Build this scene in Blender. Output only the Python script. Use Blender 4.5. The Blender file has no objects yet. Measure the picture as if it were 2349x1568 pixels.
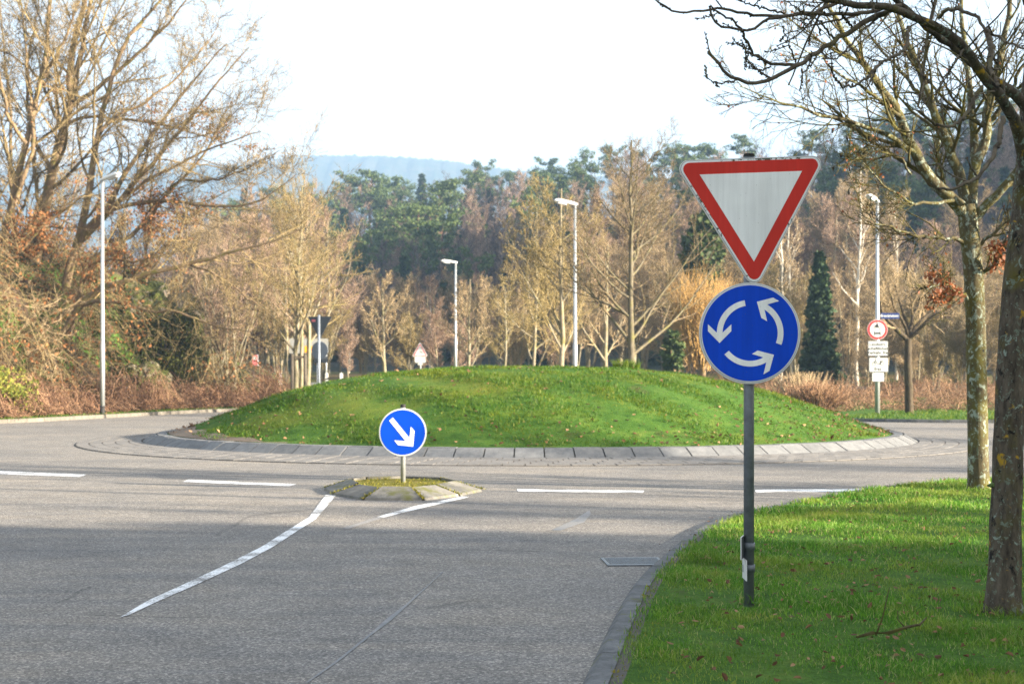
import bpy, bmesh, math, random
import numpy as np
from mathutils import Vector, Matrix
from mathutils.geometry import tessellate_polygon

sc = bpy.context.scene
COL = sc.collection
FPX, HY, CX, CAMZ = 3200.0, 868.0, 1174.5, 1.42      # focal length and horizon in photo pixels (2349 wide), eye height
R = math.radians
rng0 = np.random.default_rng(7)

# ------------------------------------------------------------------ helpers
def W(px, py, d):
    """point seen at pixel (px,py) at distance d in front of the eye"""
    return np.array([(px - CX) * d / FPX, d, CAMZ - (py - HY) * d / FPX])
def G(px, py, z=0.0):
    """point on the level z seen at pixel (px,py)"""
    d = (CAMZ - z) * FPX / (py - HY)
    return np.array([(px - CX) * d / FPX, d, z])
def sstep(a, b, x):
    t = np.clip((np.asarray(x, float) - a) / (b - a), 0, 1)
    return t * t * (3 - 2 * t)

def put(name, me, mat=None, parent=None):
    me.name = name
    o = bpy.data.objects.new(name, me)
    COL.objects.link(o)
    if mat is not None and len(me.materials) == 0:
        me.materials.append(mat)
    if parent is not None:
        o.parent = parent
    return o
def empty(name, loc, label, cat, group=None, rz=0.0):
    o = bpy.data.objects.new(name, None)
    o.empty_display_size = 0.2
    COL.objects.link(o)
    o.location = tuple(float(v) for v in loc)
    o.rotation_euler = (0, 0, rz)
    return tag(o, label, cat, group)
def tag(o, label=None, cat=None, group=None, kind=None):
    if label: o['label'] = label
    if cat: o['category'] = cat
    if group: o['group'] = group
    if kind: o['kind'] = kind
    return o

def mesh_np(V, quads=None, tris=None, smooth=False):
    """mesh from numpy vertex and face arrays"""
    V = np.asarray(V, np.float32).reshape(-1, 3)
    q = np.zeros((0, 4), np.int32) if quads is None else np.asarray(quads, np.int32).reshape(-1, 4)
    t = np.zeros((0, 3), np.int32) if tris is None else np.asarray(tris, np.int32).reshape(-1, 3)
    me = bpy.data.meshes.new('mesh')
    me.vertices.add(len(V)); me.vertices.foreach_set('co', V.ravel())
    nl = len(q) * 4 + len(t) * 3
    me.loops.add(nl)
    me.loops.foreach_set('vertex_index', np.concatenate([q.ravel(), t.ravel()]).astype(np.int32))
    me.polygons.add(len(q) + len(t))
    ls = np.concatenate([np.arange(len(q)) * 4, len(q) * 4 + np.arange(len(t)) * 3]).astype(np.int32)
    me.polygons.foreach_set('loop_start', ls)
    me.polygons.foreach_set('use_smooth', np.full(len(q) + len(t), smooth, bool))
    me.update(calc_edges=True)
    me.validate()
    return me

class MB:
    """collects boxes, tubes and plates and links them as one mesh"""
    def __init__(s): s.bm = bmesh.new()
    def box(s, x0, x1, y0, y1, z0, z1, bev=0.0, M=None):
        r = bmesh.ops.create_cube(s.bm, size=1.0)
        vs = r['verts']
        for v in vs:
            v.co = Vector(((x0 + x1) / 2 + v.co.x * (x1 - x0), (y0 + y1) / 2 + v.co.y * (y1 - y0), (z0 + z1) / 2 + v.co.z * (z1 - z0)))
        if bev > 0:
            es = list({e for v in vs for e in v.link_edges})
            rb = bmesh.ops.bevel(s.bm, geom=es, offset=bev, segments=2, affect='EDGES', profile=0.5)
            vs = list({v for f in rb['faces'] for v in f.verts} | {v for v in vs if v.is_valid})
        if M is not None:
            for v in vs: v.co = M @ v.co
        return s
    def tube(s, pts, rad, n=12, cap=True):
        pts = [Vector(p) for p in pts]
        if not hasattr(rad, '__len__'): rad = [rad] * len(pts)
        rings = []
        for i, p in enumerate(pts):
            t = (pts[min(i + 1, len(pts) - 1)] - pts[max(i - 1, 0)]).normalized()
            ref = Vector((1, 0, 0)) if abs(t.x) < 0.8 else Vector((0, 1, 0))
            u = t.cross(ref).normalized(); v = t.cross(u)
            rings.append([s.bm.verts.new(p + (u * math.cos(a) + v * math.sin(a)) * rad[i]) for a in [2 * math.pi * k / n for k in range(n)]])
        for a, b in zip(rings, rings[1:]):
            for k in range(n):
                f = s.bm.faces.new((a[k], a[(k + 1) % n], b[(k + 1) % n], b[k])); f.smooth = True
        if cap:
            s.bm.faces.new(rings[0][::-1]); s.bm.faces.new(rings[-1])
        return s
    def plate(s, pts, yf, yb):
        """outline in x,z extruded from the front yf to the back yb (front looks to -y)"""
        f = [s.bm.verts.new((x, yf, z)) for x, z in pts]; b = [s.bm.verts.new((x, yb, z)) for x, z in pts]
        n = len(pts)
        s.bm.faces.new(f); s.bm.faces.new(b[::-1])
        for i in range(n): s.bm.faces.new((f[i], b[i], b[(i + 1) % n], f[(i + 1) % n]))
        return s
    def build(s, name, mat, parent=None):
        bmesh.ops.recalc_face_normals(s.bm, faces=s.bm.faces[:])
        me = bpy.data.meshes.new(name); s.bm.to_mesh(me); s.bm.free()
        return put(name, me, mat, parent)

def circle_pts(cx, cz, r, n=64): return [(cx + r * math.cos(2 * math.pi * k / n), cz + r * math.sin(2 * math.pi * k / n)) for k in range(n)]
def round_poly(corners, rad, seg=8):
    out = []; n = len(corners)
    for i in range(n):
        p = Vector(corners[i]); a = (Vector(corners[i - 1]) - p).normalized(); b = (Vector(corners[(i + 1) % n]) - p).normalized()
        ang = a.angle(b); dist = rad / math.tan(ang / 2); c = p + (a + b).normalized() * (rad / math.sin(ang / 2))
        s0 = p + a * dist - c; s1 = p + b * dist - c
        a0 = math.atan2(s0.y, s0.x); a1 = math.atan2(s1.y, s1.x); da = (a1 - a0 + math.pi) % (2 * math.pi) - math.pi
        for k in range(seg + 1):
            t = a0 + da * k / seg; out.append((c.x + rad * math.cos(t), c.y + rad * math.sin(t)))
    return out
def rect_pts(x0, x1, z0, z1, r=0.02): return round_poly([(x0, z0), (x1, z0), (x1, z1), (x0, z1)], r, 4)

def text_mesh(s, size, x, y, z, align='CENTER', bold=0.0, spacing=1.0):
    cu = bpy.data.curves.new('t', 'FONT'); cu.body = s; cu.size = size; cu.align_x = align; cu.align_y = 'CENTER'
    cu.extrude = 0.0006; cu.offset = bold; cu.space_line = spacing
    o = bpy.data.objects.new('t', cu); COL.objects.link(o)
    dg = bpy.context.evaluated_depsgraph_get()
    me = bpy.data.meshes.new_from_object(o.evaluated_get(dg)); 
    me.transform(Matrix.Translation((x, y, z)) @ Matrix.Rotation(math.pi / 2, 4, 'X'))
    COL.objects.unlink(o); bpy.data.objects.remove(o); bpy.data.curves.remove(cu)
    return me

# ------------------------------------------------------------------ materials
class NT:
    def __init__(s, name):
        s.m = bpy.data.materials.new(name); s.m.use_nodes = True
        s.n = s.m.node_tree.nodes; s.l = s.m.node_tree.links
        s.p = s.n['Principled BSDF']
        s.tc = s.n.new('ShaderNodeTexCoord')
    def pos(s): return s.tc.outputs['Object']
    def link(s, a, b): s.l.new(a, b)
    def noise(s, scale, detail=4, rough=0.6, vec=None, dist=0.0, out='Fac'):
        n = s.n.new('ShaderNodeTexNoise'); n.inputs['Scale'].default_value = scale; n.inputs['Detail'].default_value = detail
        n.inputs['Roughness'].default_value = rough; n.inputs['Distortion'].default_value = dist
        s.link(vec or s.pos(), n.inputs['Vector']); return n.outputs[out]
    def voro(s, scale, out='Distance', vec=None, feature='F1'):
        n = s.n.new('ShaderNodeTexVoronoi'); n.inputs['Scale'].default_value = scale; n.feature = feature
        s.link(vec or s.pos(), n.inputs['Vector']); return n.outputs[out]
    def mapping(s, scale=(1, 1, 1), rot=(0, 0, 0), vec=None):
        n = s.n.new('ShaderNodeMapping'); n.inputs['Scale'].default_value = scale; n.inputs['Rotation'].default_value = rot
        s.link(vec or s.pos(), n.inputs['Vector']); return n.outputs['Vector']
    def ramp(s, fac, stops, interp='LINEAR'):
        n = s.n.new('ShaderNodeValToRGB'); cr = n.color_ramp; cr.interpolation = interp
        while len(cr.elements) < len(stops): cr.elements.new(0.5)
        for e, (p, c) in zip(cr.elements, stops):
            e.position = p; c = (c, c, c) if not hasattr(c, '__len__') else c; e.color = (*c, 1)
        s.link(fac, n.inputs['Fac']); return n.outputs['Color']
    def mix(s, fac, a, b, mode='MIX'):
        n = s.n.new('ShaderNodeMix'); n.data_type = 'RGBA'; n.blend_type = mode
        for sock, v in ((n.inputs['Factor'], fac), (n.inputs['A'], a), (n.inputs['B'], b)):
            if hasattr(v, 'links'): s.link(v, sock)
            elif hasattr(v, '__len__'): sock.default_value = (*v, 1)
            else: sock.default_value = v
        return n.outputs['Result']
    def math(s, op, a, b=0.0):
        n = s.n.new('ShaderNodeMath'); n.operation = op
        for i, v in enumerate((a, b)):
            if hasattr(v, 'links'): s.link(v, n.inputs[i])
            else: n.inputs[i].default_value = v
        return n.outputs[0]
    def col(s, c):
        if hasattr(c, 'links'): s.link(c, s.p.inputs['Base Color'])
        else: s.p.inputs['Base Color'].default_value = (*c, 1)
        return s
    def rough(s, r):
        if hasattr(r, 'links'): s.link(r, s.p.inputs['Roughness'])
        else: s.p.inputs['Roughness'].default_value = r
        return s
    def metal(s, v): s.p.inputs['Metallic'].default_value = v; return s
    def spec(s, v): s.p.inputs['Specular IOR Level'].default_value = v; return s
    def bump(s, h, strength=0.3, dist=0.01):
        b = s.n.new('ShaderNodeBump'); b.inputs['Strength'].default_value = strength; b.inputs['Distance'].default_value = dist
        s.link(h, b.inputs['Height']); s.link(b.outputs['Normal'], s.p.inputs['Normal']); return s
    def island(s):
        g = s.n.new('ShaderNodeNewGeometry'); return g.outputs['Random Per Island']
    def objrand(s):
        g = s.n.new('ShaderNodeObjectInfo'); return g.outputs['Random']
    def translucent(s, fac=0.35):
        t = s.n.new('ShaderNodeBsdfTranslucent'); mx = s.n.new('ShaderNodeMixShader'); mx.inputs[0].default_value = fac
        out = s.n['Material Output']
        src = s.p.inputs['Base Color'].links
        if src: s.link(src[0].from_socket, t.inputs['Color'])
        else: t.inputs['Color'].default_value = s.p.inputs['Base Color'].default_value
        s.link(s.p.outputs[0], mx.inputs[1]); s.link(t.outputs[0], mx.inputs[2]); s.link(mx.outputs[0], out.inputs['Surface'])
        return s

def simple(name, c, rough=0.6, metal=0.0, var=0.0, scale=8.0):
    t = NT(name); t.rough(rough).metal(metal)
    if var:
        n = t.noise(scale, 5)
        t.col(t.ramp(n, [(0.3, [v * (1 - var) for v in c]), (0.7, [min(1, v * (1 + var)) for v in c])]))
    else: t.col(c)
    return t.m

def mat_bark(name, dark, light, moss=None, mossw=0.5, lichen=None, scale=6.0, lich_scale=9.0, lich_amt=0.62):
    t = NT(name)
    v = t.mapping((1, 1, 0.25)); n1 = t.noise(scale * 3, 6, 0.7, v); n2 = t.noise(scale * 0.5, 4)
    c = t.ramp(n1, [(0.3, dark), (0.7, light)])
    if moss: c = t.mix(t.ramp(n2, [(mossw - 0.08, 0.0), (mossw + 0.12, 1.0)]), c, moss)
    if lichen:
        for i, (lc, amt, sc_) in enumerate(lichen):
            ln = t.noise(lich_scale * sc_, 5, 0.65, t.mapping((1, 1, 0.8), (0.3 * i, i * 1.1, i * 2.0)), 0.6)
            c = t.mix(t.ramp(ln, [(amt, 0.0), (amt + 0.05, 1.0)]), c, lc)
    t.col(c).rough(0.9).spec(0.2).bump(n1, 0.7, 0.015)
    return t.m
def mat_leafy(name, cols, rough=0.75, trans=0.3):
    t = NT(name); k = len(cols)
    t.col(t.ramp(t.island(), [((i + 0.5) / k, c) for i, c in enumerate(cols)])).rough(rough).spec(0.25)
    if trans: t.translucent(trans)
    return t.m

M = {}
M['galv'] = simple('galvanised steel', (0.42, 0.45, 0.47), 0.45, 0.55, 0.18, 14)
M['galv_dark'] = simple('weathered grey pole', (0.13, 0.15, 0.165), 0.5, 0.25, 0.25, 22)
M['alu'] = simple('aluminium rim', (0.55, 0.56, 0.56), 0.4, 0.5, 0.1, 20)
M['black'] = simple('black cap', (0.015, 0.014, 0.013), 0.75, 0, 0.4, 60)
M['sign_back'] = simple('dark sign back', (0.045, 0.055, 0.065), 0.6, 0.2, 0.2, 10)
M['disc_back'] = simple('blue grey disc back', (0.12, 0.145, 0.175), 0.6, 0.1, 0.15, 8)
M['lampwhite'] = simple('white lamp housing', (0.72, 0.72, 0.70), 0.4, 0, 0.06, 5)
M['glass'] = simple('lamp glass', (0.5, 0.52, 0.55), 0.15)
M['white'] = simple('white sign face', (0.60, 0.62, 0.62), 0.45, 0, 0.04, 3)
M['signblack'] = simple('black symbol', (0.02, 0.02, 0.02), 0.5)
M['grey_text'] = simple('grey lettering', (0.3, 0.31, 0.32), 0.6)
M['green_text'] = simple('green lettering', (0.2, 0.5, 0.42), 0.6)
M['yellow'] = simple('yellow sign face', (0.85, 0.42, 0.02), 0.5)
M['blackpost'] = simple('black band', (0.02, 0.02, 0.02), 0.6)
M['whitepost'] = simple('white post', (0.8, 0.8, 0.8), 0.5)
M['pinkred'] = simple('faded red sign border', (0.62, 0.16, 0.17), 0.5, 0, 0.15, 3)
def sign_face(name, c, streak=0.2, specks=True):
    t = NT(name)
    st = t.noise(5, 4, 0.7, t.mapping((3.0, 1, 0.16)))
    cc = t.ramp(st, [(0.3, [v * (1 - streak) for v in c]), (0.65, c)])
    cl = t.noise(3.3, 3, 0.5)
    cc = t.mix(t.ramp(cl, [(0.35, 0.35), (0.62, 0.0)]), cc, [v * (1 - streak * 1.6) for v in c])
    if specks:
        sp = t.voro(34, 'Distance'); cc = t.mix(t.ramp(sp, [(0.05, 0.65), (0.085, 0.0)]), cc, (0.09, 0.09, 0.075))
    t.col(cc).rough(0.5).spec(0.15)
    return t.m
M['face_white'] = sign_face('weathered white face', (0.86, 0.88, 0.87))
M['face_red'] = sign_face('weathered red face', (0.62, 0.04, 0.028), 0.2, True)
M['face_blue'] = sign_face('weathered blue face', (0.0, 0.062, 0.60), 0.22, True)
M['face_blue2'] = sign_face('bright blue face', (0.0, 0.055, 0.46), 0.08, False)
t = NT('mossy white rim')
mn = t.noise(26, 5, 0.75, None, 0.5); big = t.noise(3.2, 2)
t.col(t.mix(t.ramp(t.math('MULTIPLY', mn, t.math('ADD', big, 0.5)), [(0.56, 0.0), (0.60, 1.0)]), (0.72, 0.74, 0.74), (0.07, 0.075, 0.04))).rough(0.5)
M['rim_moss'] = t.m

# --- asphalt: light aggregate, tyre-polished bands, patches
t = NT('asphalt')
grain = t.noise(170, 2, 0.8); chips = t.voro(88, 'Color'); big = t.noise(0.35, 5, 0.6, None, 0.4); mid = t.noise(2.2, 5, 0.65)
g = t.ramp(grain, [(0.28, (0.09, 0.09, 0.09)), (0.5, (0.19, 0.185, 0.18)), (0.72, (0.34, 0.33, 0.31))])
sep = t.n.new('ShaderNodeSeparateColor'); t.link(chips, sep.inputs[0])
ch = t.ramp(sep.outputs[0], [(0.0, (0.07, 0.07, 0.073)), (0.4, (0.15, 0.149, 0.145)), (0.75, (0.265, 0.257, 0.243)), (1.0, (0.52, 0.50, 0.47))])
base = t.mix(0.6, g, ch)
base = t.mix(1.0, base, t.ramp(big, [(0.32, (0.78, 0.79, 0.82)), (0.5, (0.98, 0.97, 0.97)), (0.68, (1.12, 1.07, 1.01))]), 'MULTIPLY')
base = t.mix(1.0, base, t.ramp(mid, [(0.3, 0.80), (0.65, 1.0)]), 'MULTIPLY')
st = t.noise(1.1, 4, 0.7, t.mapping((0.22, 1.7, 1), (0, 0, 0.5)))
base = t.mix(t.ramp(st, [(0.62, 0.0), (0.76, 0.35)]), base, (0.085, 0.085, 0.09))
ln = t.noise(0.9, 5, 0.65, t.mapping((0.5, 2.4, 1), (0, 0, -0.75)), 0.5)
base = t.mix(1.0, base, t.ramp(ln, [(0.34, (0.86, 0.86, 0.87)), (0.5, (1.02, 1.0, 0.97)), (0.66, (1.12, 1.07, 1.0))]), 'MULTIPLY')
spot = t.noise(3.3, 3, 0.55, t.mapping((1, 0.8, 1), (0, 0, 0.2)), 1.0)
base = t.mix(t.ramp(spot, [(0.70, 0.0), (0.76, 0.55)]), base, (0.075, 0.072, 0.07))
ce = t.n.new('ShaderNodeTexNoise'); ce.inputs['Scale'].default_value = 1.6; ce.inputs['Detail'].default_value = 5; t.link(t.pos(), ce.inputs['Vector'])
wv = t.mix(0.16, t.pos(), ce.outputs['Color'])
crk = t.voro(0.33, 'Distance', t.mapping((1, 1, 0), (0, 0, 0.6), wv), 'DISTANCE_TO_EDGE')
base = t.mix(t.ramp(t.math('ADD', crk, t.math('MULTIPLY', t.ramp(t.noise(0.5, 2), [(0.42, 0.0), (0.52, 1.0)]), 0.05)), [(0.003, 0.4), (0.008, 0.0)]), base, (0.05, 0.05, 0.05))
t.col(base).rough(0.88).spec(0.25).bump(grain, 0.55, 0.006)
M['asphalt'] = t.m
t = NT('worn white road paint')
w = t.noise(46, 5, 0.75); w2 = t.noise(2.6, 3, 0.6)
wear = t.ramp(t.math('ADD', t.math('MULTIPLY', w, 0.55), t.math('MULTIPLY', w2, 0.5)), [(0.44, 0.0), (0.55, 1.0)])
t.col(t.mix(wear, (0.17, 0.165, 0.16), t.ramp(t.noise(9, 4), [(0.3, (0.66, 0.68, 0.70)), (0.7, (0.80, 0.81, 0.82))]))).rough(0.7)
M['paint'] = t.m
t = NT('faded road paint')
w = t.noise(60, 5, 0.8)
t.col(t.mix(t.ramp(w, [(0.50, 0.0), (0.68, 0.7)]), (0.17, 0.165, 0.16), (0.5, 0.5, 0.5))).rough(0.8)
M['paint_faded'] = t.m
t = NT('bitumen seam')
t.col(t.mix(t.ramp(t.noise(1.8, 5, 0.7), [(0.42, 0.0), (0.58, 1.0)]), t.ramp(t.noise(120, 3), [(0.3, (0.10, 0.10, 0.10)), (0.7, (0.28, 0.27, 0.26))]), t.ramp(t.noise(30, 4), [(0.3, (0.09, 0.095, 0.105)), (0.7, (0.16, 0.17, 0.185))]))).rough(0.6)
M['seam'] = t.m
def concrete(name, lo, hi, moss=0.0, sc_=7):
    t = NT(name); n = t.noise(sc_, 6, 0.7); f = t.noise(60, 3, 0.7)
    c = t.ramp(n, [(0.3, lo), (0.7, hi)])
    c = t.mix(1.0, c, t.ramp(f, [(0.3, 0.8), (0.7, 1.12)]), 'MULTIPLY')
    r = t.island(); c = t.mix(1.0, c, t.ramp(r, [(0.0, 0.88), (1.0, 1.08)]), 'MULTIPLY')
    if moss: c = t.mix(t.ramp(t.noise(3.1, 5, 0.7), [(0.62 - moss * 0.2, 0.0), (0.68, 0.9)]), c, (0.10, 0.105, 0.03))
    t.col(c).rough(0.9).spec(0.2).bump(f, 0.35, 0.004); return t.m
M['kerb'] = concrete('concrete kerb', (0.115, 0.122, 0.13), (0.20, 0.205, 0.21))
M['kerb_near'] = concrete('old dark kerb', (0.07, 0.075, 0.08), (0.17, 0.175, 0.18), 0.3)
M['kerb_left'] = concrete('pale kerb', (0.11, 0.10, 0.085), (0.19, 0.175, 0.15))
M['island_kerb'] = concrete('mossy island kerb', (0.085, 0.085, 0.08), (0.23, 0.22, 0.20), 0.5, 5)
M['paver'] = concrete('grey paving blocks', (0.15, 0.145, 0.14), (0.225, 0.215, 0.205))
M['joint'] = simple('dark paving joints', (0.06, 0.055, 0.045), 0.95, 0, 0.4, 20)
M['grate'] = simple('cast iron grate', (0.16, 0.18, 0.20), 0.4, 0.6, 0.2, 30)
M['pit_shade'] = simple('dark drain pit', (0.006, 0.006, 0.006), 1.0)
M['gravel'] = simple('gravelly soil', (0.16, 0.12, 0.085), 0.95, 0, 0.5, 40)

def mat_ground(name, greens, tan, soil, g_amt=0.5, scale=0.6):
    t = NT(name); a = t.noise(scale, 6, 0.65); b = t.noise(scale * 7, 5, 0.7); f = t.noise(45, 3, 0.8)
    c = t.ramp(b, [(0.3, greens[0]), (0.52, greens[1]), (0.75, greens[2])])
    c = t.mix(t.ramp(a, [(g_amt, 0.0), (g_amt + 0.2, 0.9)]), c, tan)
    c = t.mix(t.ramp(t.noise(scale * 2.7, 5, 0.7, t.mapping((1, 1, 1), (0, 0, 1))), [(0.60, 0.0), (0.70, 0.8)]), c, soil)
    c = t.mix(1.0, c, t.ramp(f, [(0.3, 0.6), (0.7, 1.3)]), 'MULTIPLY')
    t.col(c).rough(0.95).spec(0.1).bump(f, 0.8, 0.03); return t.m
GREENS = [(0.03, 0.08, 0.012), (0.06, 0.13, 0.02), (0.11, 0.16, 0.03)]
M['verge'] = mat_ground('verge turf', GREENS, (0.12, 0.13, 0.025), (0.055, 0.05, 0.025), 0.58, 0.5)
M['mound'] = mat_ground('mound turf', GREENS, (0.15, 0.16, 0.02), (0.07, 0.065, 0.025), 0.52, 0.35)
M['field'] = mat_ground('meadow and leaf litter', [(0.06, 0.09, 0.02), (0.10, 0.12, 0.03), (0.15, 0.12, 0.05)], (0.17, 0.115, 0.06), (0.10, 0.06, 0.035), 0.42, 0.12)
M['hillfloor'] = mat_ground('forest floor', [(0.02, 0.032, 0.02), (0.035, 0.036, 0.025), (0.05, 0.04, 0.03)], (0.06, 0.045, 0.035), (0.035, 0.03, 0.025), 0.5, 0.02)
t = NT('mossy rocky bank')
a = t.noise(0.55, 6, 0.7, None, 0.5); b = t.noise(2.4, 6, 0.7); 
c = t.ramp(b, [(0.3, (0.02, 0.014, 0.009)), (0.55, (0.075, 0.045, 0.025)), (0.8, (0.14, 0.09, 0.05))])
c = t.mix(t.ramp(a, [(0.47, 0.0), (0.56, 1.0)]), c, t.ramp(b, [(0.3, (0.018, 0.034, 0.005)), (0.7, (0.10, 0.12, 0.015))]))
t.col(c).rough(0.95).bump(b, 0.9, 0.2); M['bank'] = t.m
t = NT('mossy rock')
a = t.noise(0.9, 6, 0.7, None, 0.8); b = t.noise(4.0, 7, 0.75)
c = t.ramp(b, [(0.3, (0.07, 0.06, 0.05)), (0.5, (0.26, 0.21, 0.17)), (0.75, (0.40, 0.35, 0.29))])
c = t.mix(t.ramp(a, [(0.40, 0.0), (0.50, 1.0)]), c, t.ramp(b, [(0.3, (0.018, 0.032, 0.006)), (0.7, (0.10, 0.11, 0.015))]))
t.col(c).rough(0.95).bump(b, 1.0, 0.2); M['rock'] = t.m

def mat_blade(name, cols):
    t = NT(name); r = t.island(); p = t.noise(0.9, 6, 0.7, None, 0.4)
    a = t.ramp(r, [(0.1, cols[0]), (0.5, cols[1]), (0.85, cols[2]), (1.0, cols[3])])
    a = t.mix(t.ramp(p, [(0.46, 0.0), (0.66, 0.75)]), a, cols[4])
    q = t.noise(2.2, 4, 0.6, t.mapping((1, 1, 1), (0, 0, 2.0)))
    a = t.mix(1.0, a, t.ramp(q, [(0.36, (0.62, 0.70, 0.62)), (0.55, (1.0, 1.0, 1.0)), (0.72, (1.18, 1.02, 0.95))]), 'MULTIPLY')
    t.col(a).rough(0.55).spec(0.3).translucent(0.4); return t.m
M['blade'] = mat_blade('grass blades', [(0.055, 0.17, 0.014), (0.11, 0.28, 0.022), (0.19, 0.37, 0.04), (0.52, 0.45, 0.22), (0.32, 0.34, 0.06)])
M['blade_mound'] = mat_blade('mound grass blades', [(0.030, 0.095, 0.007), (0.058, 0.145, 0.009), (0.095, 0.185, 0.012), (0.19, 0.20, 0.035), (0.19, 0.215, 0.014)])
M['deadleaf'] = mat_leafy('dead leaves', [(0.09, 0.045, 0.025), (0.20, 0.11, 0.055), (0.32, 0.20, 0.11), (0.13, 0.06, 0.035)], 0.8, 0.15)
M['oakleaf'] = mat_leafy('withered oak leaves', [(0.17, 0.07, 0.025), (0.30, 0.13, 0.045), (0.38, 0.19, 0.08), (0.20, 0.08, 0.03)], 0.7, 0.35)
M['beechleaf'] = mat_leafy('rusty beech leaves', [(0.16, 0.05, 0.02), (0.27, 0.095, 0.04), (0.36, 0.17, 0.08), (0.19, 0.065, 0.03)], 0.6, 0.4)
M['bramble'] = mat_leafy('bramble stems', [(0.11, 0.06, 0.035), (0.21, 0.115, 0.07), (0.32, 0.20, 0.12), (0.15, 0.08, 0.05)], 0.8, 0.0)
M['reed'] = mat_leafy('reddish twigs', [(0.15, 0.08, 0.045), (0.25, 0.145, 0.08), (0.32, 0.20, 0.12)], 0.8, 0.0)
M['mossleaf'] = mat_leafy('moss and ivy', [(0.022, 0.034, 0.008), (0.05, 0.06, 0.012), (0.10, 0.10, 0.018), (0.035, 0.042, 0.010)], 0.8, 0.2)
M['bark_oak'] = mat_bark('oak bark', (0.11, 0.075, 0.045), (0.30, 0.215, 0.13), (0.15, 0.14, 0.035), 0.58)
M['twig_oak'] = mat_leafy('oak twigs', [(0.09, 0.07, 0.038), (0.19, 0.145, 0.07), (0.30, 0.225, 0.11)], 0.85, 0.0)
M['bark_lime'] = mat_bark('pale young bark', (0.13, 0.115, 0.075), (0.33, 0.29, 0.215), (0.17, 0.155, 0.06), 0.56)
M['twig_lime'] = mat_leafy('olive twigs', [(0.16, 0.125, 0.05), (0.26, 0.21, 0.085), (0.33, 0.25, 0.12)], 0.85, 0.0)
M['twig_dark'] = mat_leafy('dark twigs', [(0.09, 0.075, 0.04), (0.15, 0.12, 0.065), (0.20, 0.15, 0.09)], 0.85, 0.0)
M['twig_rose'] = mat_leafy('rosy twigs', [(0.17, 0.115, 0.08), (0.29, 0.20, 0.145), (0.38, 0.275, 0.20)], 0.85, 0.0)
M['twig_tan'] = mat_leafy('tan twigs', [(0.19, 0.14, 0.075), (0.30, 0.225, 0.13), (0.39, 0.30, 0.185)], 0.85, 0.0)
M['twig_willow'] = mat_leafy('orange willow twigs', [(0.34, 0.20, 0.06), (0.46, 0.28, 0.085), (0.40, 0.26, 0.11)], 0.8, 0.0)
M['twig_grey'] = mat_leafy('grey twigs', [(0.07, 0.055, 0.05), (0.12, 0.09, 0.078), (0.17, 0.13, 0.11)], 0.85, 0.0)
M['bark_mid'] = mat_bark('grey brown young bark', (0.06, 0.052, 0.035), (0.19, 0.165, 0.115), (0.13, 0.12, 0.045), 0.58)
M['board'] = simple('greyish board face', (0.30, 0.30, 0.285), 0.5, 0, 0.06, 2)
M['galv_shade'] = simple('shaded galvanised post', (0.22, 0.25, 0.29), 0.45, 0.4, 0.15, 14)  # darker bluish copy of the steel, the pole's shade put into its colour
M['bark_birch'] = mat_bark('birch bark', (0.30, 0.27, 0.22), (0.78, 0.74, 0.64), None, 0.5, [((0.05, 0.045, 0.04), 0.63, 0.5)])
M['bark_dark'] = mat_bark('dark fruit tree bark', (0.025, 0.02, 0.015), (0.11, 0.085, 0.055), (0.12, 0.11, 0.03), 0.66)
M['bark_near'] = mat_bark('lichen covered bark', (0.022, 0.018, 0.014), (0.12, 0.10, 0.075), (0.085, 0.075, 0.02), 0.60,
    [((0.20, 0.25, 0.21), 0.60, 1.0), ((0.12, 0.145, 0.11), 0.575, 2.1), ((0.30, 0.19, 0.02), 0.62, 0.7), ((0.012, 0.011, 0.01), 0.60, 0.6)], 9.0, 17.0)
M['bark_beech'] = mat_bark('green grey bark', (0.032, 0.028, 0.016), (0.12, 0.10, 0.055), (0.10, 0.09, 0.022), 0.52,
    [((0.25, 0.29, 0.24), 0.555, 1.0), ((0.15, 0.18, 0.13), 0.57, 1.9), ((0.02, 0.019, 0.015), 0.62, 0.7)], 7.0, 13.0)
M['twig_near'] = mat_bark('near twig bark', (0.035, 0.029, 0.022), (0.15, 0.125, 0.09), (0.13, 0.12, 0.035), 0.60)
M['twig_beech'] = mat_bark('greenish limb bark', (0.028, 0.024, 0.012), (0.095, 0.08, 0.036), (0.085, 0.08, 0.018), 0.52)
M['pine'] = mat_leafy('pine needles', [(0.05, 0.085, 0.025), (0.10, 0.145, 0.04), (0.15, 0.19, 0.06), (0.07, 0.11, 0.035)], 0.7, 0.15)
M['spruce'] = mat_leafy('spruce needles', [(0.015, 0.035, 0.015), (0.03, 0.06, 0.022), (0.055, 0.09, 0.03)], 0.7, 0.1)
M['pinebark'] = mat_bark('pine bark', (0.10, 0.06, 0.04), (0.30, 0.17, 0.11))
M['timber'] = simple('dark stake timber', (0.085, 0.07, 0.05), 0.85, 0, 0.4, 12)
M['evergreen'] = mat_leafy('evergreen leaves', [(0.03, 0.05, 0.015), (0.05, 0.085, 0.02), (0.08, 0.11, 0.03)], 0.6, 0.2)
M['mossy_top'] = mat_ground('mossy island top', [(0.10, 0.11, 0.02), (0.17, 0.16, 0.03), (0.24, 0.20, 0.05)], (0.20, 0.16, 0.06), (0.11, 0.10, 0.07), 0.5, 3.0)
DENOISE = True; VEIL = 0.25; EXPOSURE = 2.4

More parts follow.
